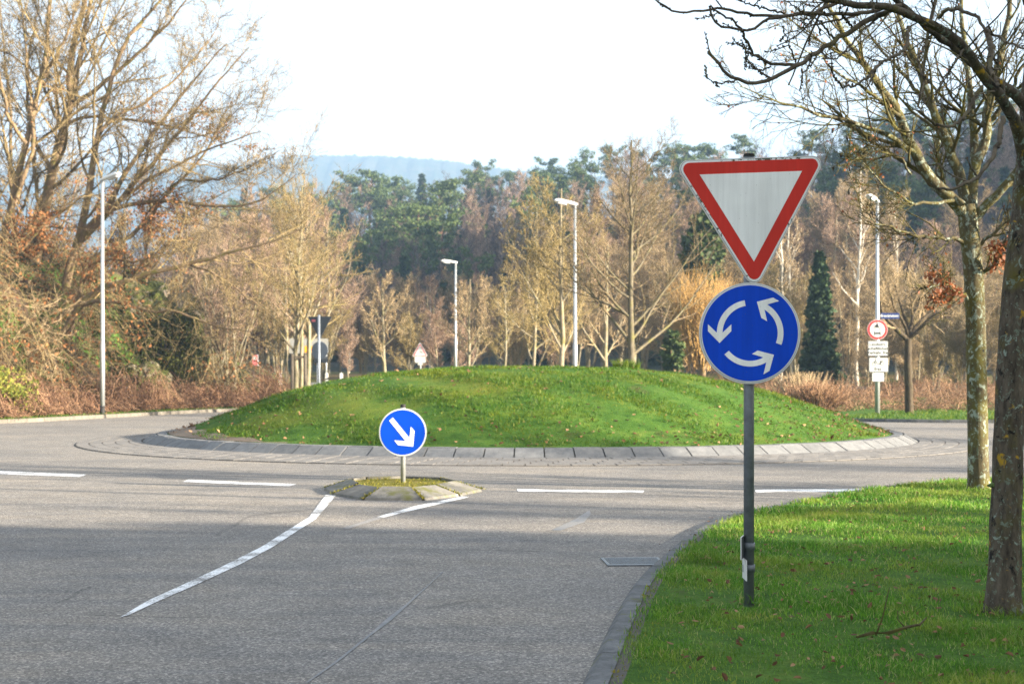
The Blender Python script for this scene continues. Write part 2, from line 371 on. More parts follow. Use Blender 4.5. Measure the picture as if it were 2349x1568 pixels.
# ------------------------------------------------------------------ terrain
SKX = [-900, -200, 300, 520, 600, 740, 830, 930, 1010, 1100, 1300, 1380, 1600, 1850, 1960, 2100, 2200, 2349, 2800, 3400]
SKY_ = [520, 520, 480, 446, 436, 426, 406, 415, 404, 386, 362, 348, 338, 322, 302, 272, 244, 212, 180, 175]
def bank(x, y):
    w = (x + 16) * -0.979 + (y - 43) * 0.206
    b = 6.6 * sstep(3.2, 9.5, w) + 5.5 * sstep(9, 30, w)
    return b * sstep(86, 66, y) * sstep(15, 35, y)
def ridge_px(x, y): return CX + FPX * x / np.maximum(y, 50)
def ridge_d(px): return np.interp(px, [500, 1300, 2349], [390, 370, 290])
def H(x, y):
    x = np.asarray(x, float); y = np.asarray(y, float)
    z = np.interp(y, [62, 82, 140, 4000], [0, 1.05, 2.4, 2.4])
    z = z * (1 - 0.30 * sstep(2, 14, x) * sstep(110, 70, y))
    px = ridge_px(x, y); D = ridge_d(px)
    zr = CAMZ + (HY - np.interp(px, SKX, SKY_)) * D / FPX - 18.5
    s = sstep(0, 1, (y - 150) / (D - 150)) * (1 - 0.55 * sstep(0, 160, y - D))
    side = np.interp(y, [0, 150, 200, 300, 700], [60, 60, 66, 60, 40]) * sstep(0, 45, x - (0.40 * y + 14)) * sstep(88, 112, y)      # unseen rise added on the right to shade the lower slope
    return np.maximum(z + (zr - 2.4) * s, side) + bank(x, y)

def grid(xs, ys, zf, smooth=True):
    X, Y = np.meshgrid(xs, ys); Z = zf(X, Y)
    V = np.stack([X, Y, Z], -1).reshape(-1, 3); n = len(xs)
    i, j = np.meshgrid(np.arange(len(ys) - 1), np.arange(n - 1), indexing='ij'); a = (i * n + j).ravel()
    return mesh_np(V, quads=np.stack([a, a + 1, a + n + 1, a + n], 1), smooth=smooth)
xs = np.concatenate([np.arange(-880, -420, 40), np.arange(-420, -60, 12), np.arange(-60, 60, 1.5), np.arange(60, 420, 8), np.arange(420, 881, 40)])
ys = np.concatenate([np.arange(-60, 40, 10), np.arange(40, 110, 1.2), np.arange(110, 700, 6), np.arange(700, 1601, 60)])
nz = lambda X, Y: H(X, Y) - 0.07
gr = grid(xs, ys[ys <= 130], nz); tag(put('ground', gr, M['field']), kind='structure')
hl = grid(xs, np.concatenate([[ys[ys <= 130][-1]], ys[ys > 130]]), nz); tag(put('wooded_hill_ground', hl, M['hillfloor']), kind='structure')

# far blue hill
FHX = [-400, 200, 400, 560, 620, 680, 800, 900, 1000, 1060, 1200, 1600, 2400, 3200]
FHY = [420, 385, 381, 384, 374, 362, 363, 365, 372, 380, 400, 420, 440, 440]
def far_z(X, Y):
    px = CX + FPX * X / Y
    top = CAMZ + (HY - np.interp(px, FHX, FHY)) * 2200 / FPX
    n = 2.6 * np.sin(X * 0.9 + Y * 0.31) * np.sin(X * 0.37 - Y * 0.7) + 2.0 * np.sin(X * 0.21) * np.cos(Y * 0.27 + X * 0.05)
    return 2 + (top - 2) * sstep(1500, 2200, Y) * (1 - 0.3 * sstep(2200, 2500, Y)) + n * sstep(1600, 1800, Y)
fh = grid(np.arange(-880, 881, 5.0), np.concatenate([np.arange(1500, 2180, 25), np.arange(2180, 2220, 5), np.arange(2220, 2501, 40)]), far_z)
t = NT('far wooded hillside'); n = t.noise(0.05, 6, 0.75); n2 = t.noise(0.35, 3, 0.7)
t.col(t.mix(t.ramp(n2, [(0.4, 0.0), (0.65, 0.7)]), t.ramp(n, [(0.35, (0.025, 0.045, 0.025)), (0.65, (0.10, 0.08, 0.06))]), (0.02, 0.04, 0.025))).rough(1.0).spec(0)
tag(put('far_hill', fh, t.m), kind='structure')

# ------------------------------------------------------------------ road, roundabout
def poly_sheet(name, pts, z, mat, sub=0):
    bm = bmesh.new(); vs = [bm.verts.new((x, y, z)) for x, y in pts]; f = bm.faces.new(vs)
    bmesh.ops.recalc_face_normals(bm, faces=[f])
    if f.normal.z < 0: f.normal_flip()
    me = bpy.data.meshes.new(name); bm.to_mesh(me); bm.free()
    return put(name, me, mat)
tag(put('road', grid(np.linspace(-75, 75, 31), np.linspace(-14, 62.3, 20), lambda X, Y: X * 0.0), M['asphalt']), kind='structure')
fr = grid(np.linspace(-34, 34, 35), np.linspace(80.5, 85.5, 4), lambda X, Y: H(X, Y) + 0.05)
tag(put('far_road', fr, M['asphalt']), kind='structure')

RC = np.array([0.4, 32.85])     # centre of the roundabout
def ring(name, r0, r1, z0, z1, n, mat, kind='structure', r1b=None):
    a = np.linspace(0, 2 * np.pi, n, endpoint=False)
    V = []; 
    for r, z in ((r0, z0), (r1, z1)):
        V.append(np.stack([RC[0] + r * np.cos(a), RC[1] + r * np.sin(a), np.full(n, z)], 1))
    V = np.concatenate(V); k = np.arange(n); k2 = (k + 1) % n
    return tag(put(name, mesh_np(V, quads=np.stack([k2, k, k + n, k2 + n], 1)), mat), kind=kind)
ring('apron_bed', 8.7, 10.22, 0.035, 0.004, 180, M['joint'])
# concentric rows of paving blocks and the sloping kerb stones; blocks stay a pattern inside their sheet
def ring_blocks(name, rows, mat, rnd, gap, jitter=0.006):
    V = []; F = []
    for (r0, z0, r1, z1, zb, count, off) in rows:
        for i in range(count):
            da = 2 * np.pi / count; g = gap / r1
            a0 = (i + off) * da + g / 2; a1 = (i + 1 + off) * da - g / 2
            b = len(V); dz = rnd.uniform(-jitter, jitter)
            for (r, z) in ((r0 + gap / 2, z0), (r1 - gap / 2, z1)):
                for a in (a0, (a0 + a1) / 2, a1):
                    V.append((RC[0] + r * np.cos(a), RC[1] + r * np.sin(a), z + dz))
            for (r) in (r0 + gap / 2, r1 - gap / 2):
                for a in (a0, (a0 + a1) / 2, a1):
                    V.append((RC[0] + r * np.cos(a), RC[1] + r * np.sin(a), zb))
            F += [(b, b + 3, b + 4, b + 1), (b + 1, b + 4, b + 5, b + 2), (b + 3, b + 9, b + 10, b + 4), (b + 4, b + 10, b + 11, b + 5),
                  (b, b + 1, b + 7, b + 6), (b + 1, b + 2, b + 8, b + 7), (b, b + 6, b + 9, b + 3), (b + 2, b + 5, b + 11, b + 8)]
    return mesh_np(V, quads=F)
rnd = np.random.default_rng(3)
rows = []
for k in range(5):
    r0 = 8.82 + k * 0.275; z = 0.062 - k * 0.009
    rows.append((r0, z, r0 + 0.275, z - 0.009, -0.02, 150 + 5 * k, (k % 2) * 0.5))
tag(put('apron_paving', ring_blocks('p', rows, M['paver'], rnd, 0.024, 0.002), M['paver']), kind='structure')
# kerb stones: chamfered face, narrow flat top
kr = [(8.50, 0.205, 8.8, 0.055, 0.0, 104, 0.31), (8.27, 0.21, 8.50, 0.205, 0.0, 104, 0.31)]
tag(put('roundabout_kerb', ring_blocks('k', kr, M['kerb'], rnd, 0.026, 0.005), M['kerb']), kind='structure')
ring('kerb_joint_fill', 8.28, 8.79, 0.178, 0.05, 180, M['joint'])

PR = [0, 2, 3.7, 5.3, 6.6, 7.4, 8.0, 8.35]; PZ = [1.68, 1.64, 1.50, 1.18, 0.78, 0.47, 0.25, 0.20]
def mound_z(x, y):
    r = np.hypot(x - RC[0], y - RC[1]); 
    bump = 0.022 * np.sin(x * 1.7 + 1.3 * np.sin(y * 0.9)) * np.sin(y * 1.3 + 0.7) + 0.018 * np.sin(x * 3.9 + y * 2.1)
    rr = r
    import_z = np.interp(rr, np.linspace(0, 8.35, 60), np.convolve(np.interp(np.abs(np.linspace(-0.283, 8.633, 64)), PR, PZ), np.ones(5) / 5, 'valid')) - 0.03 * sstep(8.0, 8.3, r)
    return import_z + bump * sstep(8.1, 6.5, r)
n_r, n_a = 60, 160
rr = np.linspace(0.02, 8.3, n_r); aa = np.linspace(0, 2 * np.pi, n_a, endpoint=False)
RR, AA = np.meshgrid(rr, aa, indexing='ij'); MX = RC[0] + RR * np.cos(AA); MY = RC[1] + RR * np.sin(AA)
V = np.stack([MX, MY, mound_z(MX, MY)], -1).reshape(-1, 3)
i, j = np.meshgrid(np.arange(n_r - 1), np.arange(n_a), indexing='ij'); a = (i * n_a + j).ravel(); b = (i * n_a + (j + 1) % n_a).ravel()
tag(put('grass_mound', mesh_np(V, quads=np.stack([a, a + n_a, b + n_a, b], 1), smooth=True), M['mound']), kind='structure')

# bare gravelly soil where the turf stops short of the kerb
aa = np.linspace(R(150), R(236), 60); rr = np.linspace(0, 1, 6); V = []
for a in aa:
    e = math.sin(math.pi * (a - aa[0]) / (aa[-1] - aa[0])); r0 = 8.24 - 0.5 * e - 0.05 * math.sin(a * 40)
    for t_ in rr: r_ = r0 + (8.25 - r0) * t_; x_, y_ = RC[0] + r_ * math.cos(a), RC[1] + r_ * math.sin(a); V.append((x_, y_, min(float(mound_z(x_, y_)) + 0.025, 0.9)))
i, j = np.meshgrid(np.arange(59), np.arange(5), indexing='ij'); a = (i * 6 + j).ravel()
tag(put('gravel_strip', mesh_np(V, quads=np.stack([a, a + 1, a + 7, a + 6], 1)[:, ::-1], smooth=True), M['gravel']), kind='structure')

# ------------------------------------------------------------------ verges with kerbs
def resample(P, n):
    P = np.asarray(P, float); s = np.concatenate([[0], np.cumsum(np.linalg.norm(np.diff(P, axis=0), axis=1))])
    t = np.linspace(0, s[-1], n); return np.stack([np.interp(t, s, P[:, k]) for k in range(P.shape[1])], 1)
def smooth_curve(P, n, it=2):
    P = resample(P, n)
    for _ in range(it):
        Q = P.copy(); Q[1:-1] = (P[:-2] + 2 * P[1:-1] + P[2:]) / 4; P = Q
    return P
def normals2(P):
    t = np.gradient(P, axis=0); t /= np.linalg.norm(t, axis=1)[:, None] + 1e-9
    return np.stack([t[:, 1], -t[:, 0]], 1)        # right-hand side of the direction of travel
def strip(P, Q, n, zf):
    s = np.linspace(0, 1, n) ** 1.6
    L = P[:, None, :] * (1 - s)[None, :, None] + Q[:, None, :] * s[None, :, None]
    X, Y = L[..., 0], L[..., 1]; Z = zf(X, Y, np.broadcast_to(s, X.shape))
    V = np.stack([X, Y, Z], -1).reshape(-1, 3); m = len(P)
    i, j = np.meshgrid(np.arange(m - 1), np.arange(n - 1), indexing='ij'); a = (i * n + j).ravel()
    return mesh_np(V, quads=np.stack([a, a + n, a + n + 1, a + 1], 1), smooth=True)
def kerb_run(name, P, side, width, h, length, mat, batter=0.03, gap=0.012, sub=1, zbase=None):
    """kerb stones along P; the top leans back from the road"""
    L = np.concatenate([[0], np.cumsum(np.linalg.norm(np.diff(P, axis=0), axis=1))])
    n = int(L[-1] / length); V = []; F = []; rd = np.random.default_rng(5)
    N = normals2(P) * side
    def at(s):
        p = np.array([np.interp(s, L, P[:, k]) for k in (0, 1)]); q = np.array([np.interp(s, L, N[:, k]) for k in (0, 1)])
        return p, q / np.linalg.norm(q)
    for k in range(n):
        s0, s1 = k * length + gap / 2, (k + 1) * length - gap / 2; dz = rd.uniform(-0.0015, 0.0015); b = len(V)
        for s in (s0, s1):
            p, q = at(s); zb = 0.0 if zbase is None else float(zbase(p[0], p[1]))
            for off, z in ((0, -0.05), (batter, h - 0.015), (batter + 0.02, h), (width, h), (width, -0.05)):
                V.append((*(p + q * off), zb + z + (dz if z > 0 else 0)))
        for c in range(4): F.append((b + c, b + c + 1, b + c + 6, b + c + 5))
        F.append((b, b + 1, b + 3, b + 4)); F.append((b + 5, b + 9, b + 8, b + 6)); F.append((b + 1, b + 2, b + 3, b + 1)); 
    F = [f for f in F if len(set(f)) == 4]
    return tag(put(name, mesh_np(V, quads=F), mat), kind='structure')

# near right verge
kp = [(1321, 1562), (1348, 1498), (1380, 1439), (1416, 1371), (1452, 1321), (1511, 1276), (1556, 1235), (1602, 1210), (1647, 1192), (1706, 1176)]
K1 = [(-1.6, -12), (-0.6, 0), (-0.05, 4.6)] + [tuple(G(*p)[:2]) for p in kp] + [(3.4, 16.2), (4.5, 17.75), (5.8, 19.0), (7.3, 19.8), (9.5, 20.6), (13, 21.2), (20, 21.4), (34, 20.5), (60, 17)]
K1 = smooth_curve(K1, 260, 4)
kerb_run('near_kerb', K1, 1, 0.18, 0.045, 0.33, M['kerb_near'], 0.07, 0.0025)
N1 = normals2(K1)
K1g = K1 + N1 * 0.16; K1e = K1 + N1 * 0.25
tag(put('kerb_backing', strip(K1g, K1e, 3, lambda X, Y, s: 0.035 + 0.02 * s), M['joint']), kind='structure')
def near_z(X, Y):
    return 0.078 + 0.012 * np.sin(X * 1.1 + Y * 0.7) + 0.008 * np.sin(X * 2.7 - Y * 1.9)
ctr = np.array([40.0, -10.0])
Q1 = K1e + (ctr - K1e) * 0.86
def v1z(X, Y, s):
    base = near_z(X, Y); e = sstep(0.0, 0.05, s); return 0.055 * (1 - e) + base * e
tag(put('near_verge', strip(K1e, Q1, 90, v1z), M['verge']), kind='structure')

# back right verge
K2 = smooth_curve([(9.6, 58), (10.2, 52), (10.7, 47.5), (11.8, 45.6), (13.4, 44.9), (16.5, 44.3), (22, 43), (34, 38), (60, 28)], 120, 3)
N2 = normals2(K2)
kerb_run('back_right_kerb', K2, -1, 0.15, 0.10, 1.0, M['kerb_near'], 0.02)
K2e = K2 - N2 * 0.14
Q2 = resample([(11.5, 80), (13, 79), (16, 78), (20, 77), (26, 76), (34, 74), (50, 66), (90, 50)], 120)
tag(put('back_right_verge', strip(K2e, Q2, 30, lambda X, Y, s: H(X, Y) + 0.11 * (1 - s) - 0.12 * s ** 6 + 0.03 * np.sin(X * 1.3) * np.sin(Y * 0.9)), M['verge']), kind='structure')

# left verge and bank foot
K3 = smooth_curve([(-75, 30), (-45, 37), (-26, 41.0), (-19, 42.4), (-16.1, 43.6), (-15.5, 46), (-14.7, 50), (-13.9, 53.7), (-12.85, 58.3), (-12.1, 60.6), (-10.6, 61.6), (-4, 62.0), (3, 62.0), (8.8, 60.5)], 160, 2)
N3 = normals2(K3)
kerb_run('left_kerb', K3, -1, 0.15, 0.13, 1.0, M['kerb_left'], 0.02)
K3e = K3 - N3 * 0.14
Q3 = resample([(-90, 46), (-60, 56), (-40, 62), (-34, 66), (-30, 70), (-27, 74), (-22, 78), (-16, 79.6), (-10, 79.8), (-4, 79.8), (4, 79.8), (9.2, 78)], 160)
tag(put('left_verge', strip(K3e, Q3, 40, lambda X, Y, s: H(X, Y) + 0.12 * (1 - s) - 0.10 * s ** 6), M['verge']), kind='structure')
# mossy rocky bank that rises behind the left verge
def bank_surf(X, Y):
    w = (X + 16) * -0.979 + (Y - 43) * 0.206
    n = 0.35 * np.sin(X * 1.9 + Y * 0.6) * np.sin(Y * 1.3 - X * 0.4) + 0.25 * np.sin(X * 3.7 + 1) * np.sin(Y * 2.9)
    return H(X, Y) - 0.35 + 0.5 * sstep(2.2, 3.4, w) + n * sstep(3.2, 5, w)
tag(put('mossy_bank', grid(np.arange(-62, -11.5, 0.5), np.arange(36, 84, 0.5), bank_surf), M['bank']), kind='structure')

# ------------------------------------------------------------------ road markings
def marking(name, left, right, mat, label, z=0.004, wear=0.0):
    left = [G(*p)[:2] for p in left]; right = [G(*p)[:2] for p in right]
    A = resample(left, 40); B = resample(right, 40); s = np.linspace(0, 1, 5)
    L = A[:, None, :] * (1 - s)[None, :, None] + B[:, None, :] * s[None, :, None]
    V = np.concatenate([L, np.full(L.shape[:2] + (1,), z)], -1).reshape(-1, 3)
    i, j = np.meshgrid(np.arange(39), np.arange(4), indexing='ij'); a = (i * 5 + j).ravel()
    me = mesh_np(V, quads=np.stack([a, a + 5, a + 6, a + 1], 1))
    if me.polygons[0].normal.z < 0: me.flip_normals()
    return tag(put(name, me, mat), label, 'road marking', 'white road markings')
marking('road_marking', [(-160, 1074), (0, 1080), (198, 1088)], [(-160, 1081), (0, 1087), (184, 1094)], M['paint'], 'white dash on the ring road at the left edge of the picture')
marking('road_marking', [(432, 1100), (680, 1110)], [(418, 1105), (664, 1115)], M['paint'], 'white dash on the ring road just left of the traffic island')
marking('road_marking', [(1186, 1121.5), (1478, 1125)], [(1188, 1127), (1475, 1130)], M['paint'], 'white dash on the ring road between traffic island and large sign post')
marking('road_marking', [(1732, 1123), (1990, 1121)], [(1734, 1129), (1990, 1127)], M['paint'], 'white dash on the ring road running into the grass right of the large sign post')
marking('road_marking', [(747, 1135), (709, 1186), (652, 1221), (600, 1254), (508, 1300), (420, 1341), (336, 1379), (275, 1416)],
        [(771, 1136), (725, 1190), (674, 1223), (627, 1254), (554, 1293), (450, 1341), (354, 1383), (297, 1410)], M['paint'], 'long curved solid white lane line leading up to the traffic island')
marking('road_marking', [(1060, 1138.5), (950, 1161), (863, 1186)], [(1075, 1140), (975, 1163.5), (880, 1187)], M['paint'], 'short white line leaving the right corner of the traffic island')
marking('road_marking', [(860, 1187), (785, 1211)], [(880, 1188), (800, 1213)], M['paint_faded'], 'almost worn away white line between the two solid lane lines')
sm = marking('road_seam', [(700, 1566), (770, 1516), (850, 1452), (884, 1421), (915, 1398), (960, 1361), (1015, 1311)], [(706, 1566), (778, 1516), (858, 1452), (896, 1424), (921, 1401), (963, 1362), (1016, 1312)], M['seam'], None, 0.003)
del sm['category']; del sm['group']; tag(sm, kind='structure')
sm = marking('road_patch', [(1265, 1216), (1320, 1190), (1352, 1170)], [(1285, 1217), (1340, 1198), (1356, 1178)], M['seam'], None, 0.003)
del sm['category']; del sm['group']; tag(sm, kind='structure')

# ------------------------------------------------------------------ traffic island with sloping mossy kerb stones
T = [(-1.75, 16.28), (-1.02, 16.22), (-0.62, 16.85), (-0.36, 17.6), (-0.66, 18.4), (-1.4, 18.7), (-2.15, 18.5), (-2.42, 17.85), (-2.2, 17.0)]
isl = empty('traffic_island', (-1.36, 17.5, 0), 'small traffic island of sloping mossy kerb stones carrying the arrow sign', 'traffic island')
c0 = np.array([-1.36, 17.5]); Tn = np.array(T) - c0
def inset(P, d):
    out = []
    n = len(P)
    for i in range(n):
        a, b, c = P[i - 1], P[i], P[(i + 1) % n]
        u = (b - a) / np.linalg.norm(b - a); v = (c - b) / np.linalg.norm(c - b)
        n1 = np.array([-u[1], u[0]]); n2 = np.array([-v[1], v[0]]); m = n1 + n2; m /= np.linalg.norm(m)
        out.append(b + m * d / max(0.5, m @ n1))
    return np.array(out)
Ti = inset(Tn, 0.34); V = []; F = []; rd = np.random.default_rng(9)
nT = len(Tn)
for i in range(nT):
    a, b = Tn[i], Tn[(i + 1) % nT]; ai, bi = Ti[i], Ti[(i + 1) % nT]
    k = 1
    for q in range(k):
        g = 0.022 / np.linalg.norm(b - a); s0, s1 = q / k + g, (q + 1) / k - g
        o = [a + (b - a) * s0, a + (b - a) * s1, ai + (bi - ai) * s1, ai + (bi - ai) * s0]; dz = rd.uniform(-0.01, 0.008); n0 = len(V)
        # lower lip, sloping face, flat rim
        mid = [o[0] * 0.93 + o[3] * 0.07, o[1] * 0.93 + o[2] * 0.07, o[1] * 0.1 + o[2] * 0.9, o[0] * 0.1 + o[3] * 0.9]
        for p, z in ((o[0], -0.02), (o[1], -0.02), (mid[0], 0.03), (mid[1], 0.03), (mid[3], 0.125 + dz), (mid[2], 0.125 + dz), (o[3], 0.135 + dz), (o[2], 0.135 + dz), (o[3], -0.02), (o[2], -0.02)):
            V.append((p[0], p[1], z))
        for c in range(4): F.append((n0 + 2 * c, n0 + 2 * c + 1, n0 + 2 * c + 3, n0 + 2 * c + 2))
        F.append((n0, n0 + 2, n0 + 4, n0 + 8)); F.append((n0 + 1, n0 + 9, n0 + 5, n0 + 3)); F.append((n0 + 4, n0 + 6, n0 + 8, n0 + 4)); 
F = [f for f in F if len(set(f)) == 4]
put('kerb_stones', mesh_np(V, quads=F), M['island_kerb'], isl)
Tf = inset(Tn, 0.05); bm = bmesh.new()
lo = [bm.verts.new((p[0], p[1], 0.01)) for p in Tf]; hi = [bm.verts.new((p[0], p[1], 0.108)) for p in inset(Tn, 0.30)]
for i in range(nT): bm.faces.new((lo[i], lo[(i + 1) % nT], hi[(i + 1) % nT], hi[i]))
bm.faces.new(hi); me = bpy.data.meshes.new('m'); bm.to_mesh(me); bm.free()
put('mossy_core', me, M['mossy_top'], isl)
# moss tufts in the joints and on top
V = []; F = []
Tm = inset(Tn, 0.36)
def inpoly(p, P):
    c = False; n = len(P)
    for i in range(n):
        (x1, y1), (x2, y2) = P[i], P[(i + 1) % n]
        if (y1 > p[1]) != (y2 > p[1]) and p[0] < (x2 - x1) * (p[1] - y1) / (y2 - y1) + x1: c = not c
    return c
for _ in range(5200):
    if rd.random() < 0.82:
        p = np.array([rd.uniform(-1.0, 1.0), rd.uniform(-1.3, 1.2)]); z = 0.105
        if not inpoly(p, Tm): continue
        if math.sin(p[0] * 9 + 2 * math.sin(p[1] * 7)) + math.sin(p[1] * 23) + rd.normal(0, .5) < 0.5: continue
    else:
        i = rd.integers(nT); s = rd.random(); p = Tn[i] * (1 - s) + Ti[i] * s + rd.normal(0, 0.012, 2); z = 0.02 + 0.1 * s
    a = rd.uniform(0, 6.28); h = rd.uniform(0.01, 0.04); w = 0.008; b = len(V)
    V += [(p[0] - w * math.cos(a), p[1] - w * math.sin(a), z), (p[0] + w * math.cos(a), p[1] + w * math.sin(a), z), (p[0] + rd.normal(0, .015), p[1] + rd.normal(0, .015), z + h)]; F.append((b, b + 1, b + 2))
MT = mat_leafy('moss tufts', [(0.10, 0.13, 0.015), (0.22, 0.21, 0.03), (0.32, 0.26, 0.06), (0.16, 0.17, 0.02)], 0.8, 0.3)
o = put('moss', mesh_np(V, tris=F), MT, isl); o['kind'] = 'stuff'

# ------------------------------------------------------------------ drain grate
g0 = G(1453, 1289); gt = empty('drain_grate', (g0[0], g0[1], 0), 'grey iron slotted drain grate set in the road against the near kerb', 'drain grate', None, 0.06)
w, d_ = 0.23, 0.22
m = MB()
m.box(-w, w, -d_, -d_ + .03, 0, .012, .003).box(-w, w, d_ - .03, d_, 0, .012, .003).box(-w, -w + .025, -d_ + .03, d_ - .03, 0, .012, .003).box(w - .025, w, -d_ + .03, d_ - .03, 0, .012, .003)
m.build('frame', M['grate'], gt)
for k in range(6):
    y = -d_ + 0.062 + k * 0.063; MB().box(-w + .026, w - .026, y - .013, y + .013, 0.0015, .0105, .003).build('bar', M['grate'], gt)
MB().box(-w + .02, w - .02, -d_ + .02, d_ - .02, 0.0008, .0014).build('pit_shade', M['pit_shade'], gt)  # flat black sheet painted as the shade below the bars

# ------------------------------------------------------------------ signs
def sub(name, pts, yf, yb, mat, parent): return MB().plate(pts, yf, yb).build(name, mat, parent)
D0 = 8.27
def S(px, py): return ((px - 1720) * D0 / FPX, CAMZ - (py - HY) * D0 / FPX - 0.09)
root = empty('road_sign', ((1720 - CX) * D0 / FPX, D0, 0.09), 'large grey sign post in the near grass with red triangle above blue arrow disc', 'road sign')
m = MB().tube([(0.002, 0.045, -0.3), (0.002, 0.045, S(0, 352)[1])], 0.031, 24); pole = m.build('pole', M['galv_dark'], root)
m = MB().tube([(0.002, 0.045, S(0, 356)[1]), (0.002, 0.045, S(0, 350)[1])], [0.034, 0.03], 16); m.build('post_cap', M['black'], pole)
# triangle, tilted by two degrees
def T2(pts, a, c): return [(c[0] + (x - c[0]) * math.cos(a) - (z - c[1]) * math.sin(a), c[1] + (x - c[0]) * math.sin(a) + (z - c[1]) * math.cos(a)) for x, z in pts]
cc = S(1720.5, 355); tipz = S(0, 645)[1]; Ls = 0.915
ang = R(2.0)
topz = S(0, 362.5)[1]
def tri(inset_, rad, s=Ls):
    h = s * math.sqrt(3) / 2; z0 = topz - inset_; L = s - inset_ * 2 * math.sqrt(3)
    cx = S(1720.5, 0)[0]
    P = [(cx - L / 2, z0), (cx, z0 - L * math.sqrt(3) / 2), (cx + L / 2, z0)]
    P = P[::-1]
    P = round_poly(P, rad, 8) if rad > 0 else P
    return T2(P, ang, (cx, topz))
tp = sub('give_way_plate', tri(0, 0.052), -0.004, 0.016, M['alu'], root)
sub('rim', tri(0.0045, 0.048), -0.0065, -0.004, M['galv_dark'], tp)
sub('white_edge', tri(0.0065, 0.047), -0.0085, -0.0064, M['rim_moss'], tp)
sub('red_border', tri(0.0175, 0.038), -0.0105, -0.0083, M['face_red'], tp)
sub('white_face', tri(0.089, 0.0), -0.0125, -0.0103, M['face_white'], tp)
cz = S(1720, 764); r0 = 0.2998
cp = sub('roundabout_plate', circle_pts(*cz, r0, 96), -0.004, 0.016, M['alu'], root)
sub('rim', circle_pts(*cz, r0 - 0.0075, 96), -0.0062, -0.004, M['galv_dark'], cp)
sub('white_edge', circle_pts(*cz, r0 - 0.0092, 96), -0.0085, -0.0061, M['white'], cp)
sub('blue_face', circle_pts(*cz, r0 - 0.0165, 96), -0.0105, -0.0083, M['face_blue'], cp)
sc_ = 0.30 / 660
for k in range(3):
    q = -k * 2 * math.pi / 3
    arc = []
    for a in np.linspace(99.5, 178, 18): arc.append((434 * math.cos(R(a)), 434 * math.sin(R(a))))
    head = [(465, 680), (465, 770), (617, 925), (770, 770), (770, 683), (655, 790)]
    head = [(x - 1015, 797 - y) for x, y in head]
    inner = []
    for a in np.linspace(177, 99.5, 18): inner.append((359 * math.cos(R(a)), 359 * math.sin(R(a))))
    P = arc + [(580 - 1015, 797 - 790)] + head + inner
    P = [(cz[0] + (x * math.cos(q) - y * math.sin(q)) * sc_, cz[1] + (x * math.sin(q) + y * math.cos(q)) * sc_) for x, y in P]
    sub('arrow', P, -0.0125, -0.0103, M['face_white'], cp)
# clamps behind the plates
for pz in (S(0, 400)[1], S(0, 560)[1], S(0, 690)[1], S(0, 850)[1]):
    MB().box(-0.035, 0.04, 0.017, 0.08, pz - 0.015, pz + 0.015, 0.004).build('clamp', M['galv'], root)
# two small plates turned towards the road on the lower post
def small(px0, py0, py1, label, tilt):
    z0, z1 = S(0, py1)[1], S(0, py0)[1]
    Mx = Matrix.Translation((S(px0, 0)[0], 0.0, 0)) @ Matrix.Rotation(tilt, 4, 'Z')
    e = MB().box(-0.0035, 0.0025, -0.075, 0.075, z0, z1, 0.001, Mx).build('small_plate', M['white'], root)
    MB().box(0.0026, 0.0036, -0.072, 0.072, z0 + .003, z1 - .003, 0, Mx).build('plate_back', M['sign_back'], e)
    zc = (z0 + z1) / 2
    MB().tube([(0.002, 0.045, zc - 0.022), (0.002, 0.045, zc + 0.022)], 0.037, 20).build('clamp', M['galv_dark'], root)
    MB().box(S(px0, 0)[0] + .005, -0.02, 0.03, 0.05, zc - 0.015, zc + 0.015, 0.003).build('bracket', M['black'], root)
    e['label'] = label
small(1704, 1228, 1280, 'upper small plate seen almost edge on', R(-17.5))
small(1708.5, 1281, 1328, 'lower small plate with a whitish weathered face', R(-1.0))

# island arrow sign
D1 = 17.6; k1 = D1 / FPX
x1 = (924 - CX) * k1; z1 = 0.10
def S1(px, py): return ((px - 924) * k1, CAMZ - (py - HY) * k1 - z1)
root = empty('keep_right_sign', (x1, D1, z1), 'low blue round sign with a white arrow pointing down right, standing on the traffic island', 'road sign')
pl = MB().tube([(0, 0.045, -0.03), (0, 0.045, S1(0, 928)[1])], 0.031, 20).build('pole', M['galv'], root)
MB().tube([(0, 0.045, S1(0, 934)[1]), (0, 0.045, S1(0, 927)[1])], [0.034, 0.032], 16).build('post_cap', M['black'], pl)
cz = S1(924, 991); r1 = 0.302
cp = sub('sign_plate', circle_pts(*cz, r1, 80), -0.004, 0.016, M['alu'], root)
sub('white_edge', circle_pts(*cz, r1 - 0.007, 80), -0.007, -0.004, M['white'], cp)
sub('blue_face', circle_pts(*cz, r1 - 0.019, 80), -0.0095, -0.0068, M['face_blue2'], cp)
arrow = [(1030, 218), (985, 258), (1195, 520), (1050, 508), (1095, 567), (1290, 588), (1308, 390), (1260, 335), (1243, 478)]
sub('arrow', [(cz[0] + (x - 1157) * 0.302 / 305, cz[1] - (y - 407) * 0.302 / 305) for x, y in arrow], -0.012, -0.0093, M['face_white'], cp)
for dz in (-0.15, 0.15): MB().box(-0.035, 0.035, 0.017, 0.08, cz[1] + dz - .015, cz[1] + dz + .015, .004).build('clamp', M['galv'], root)

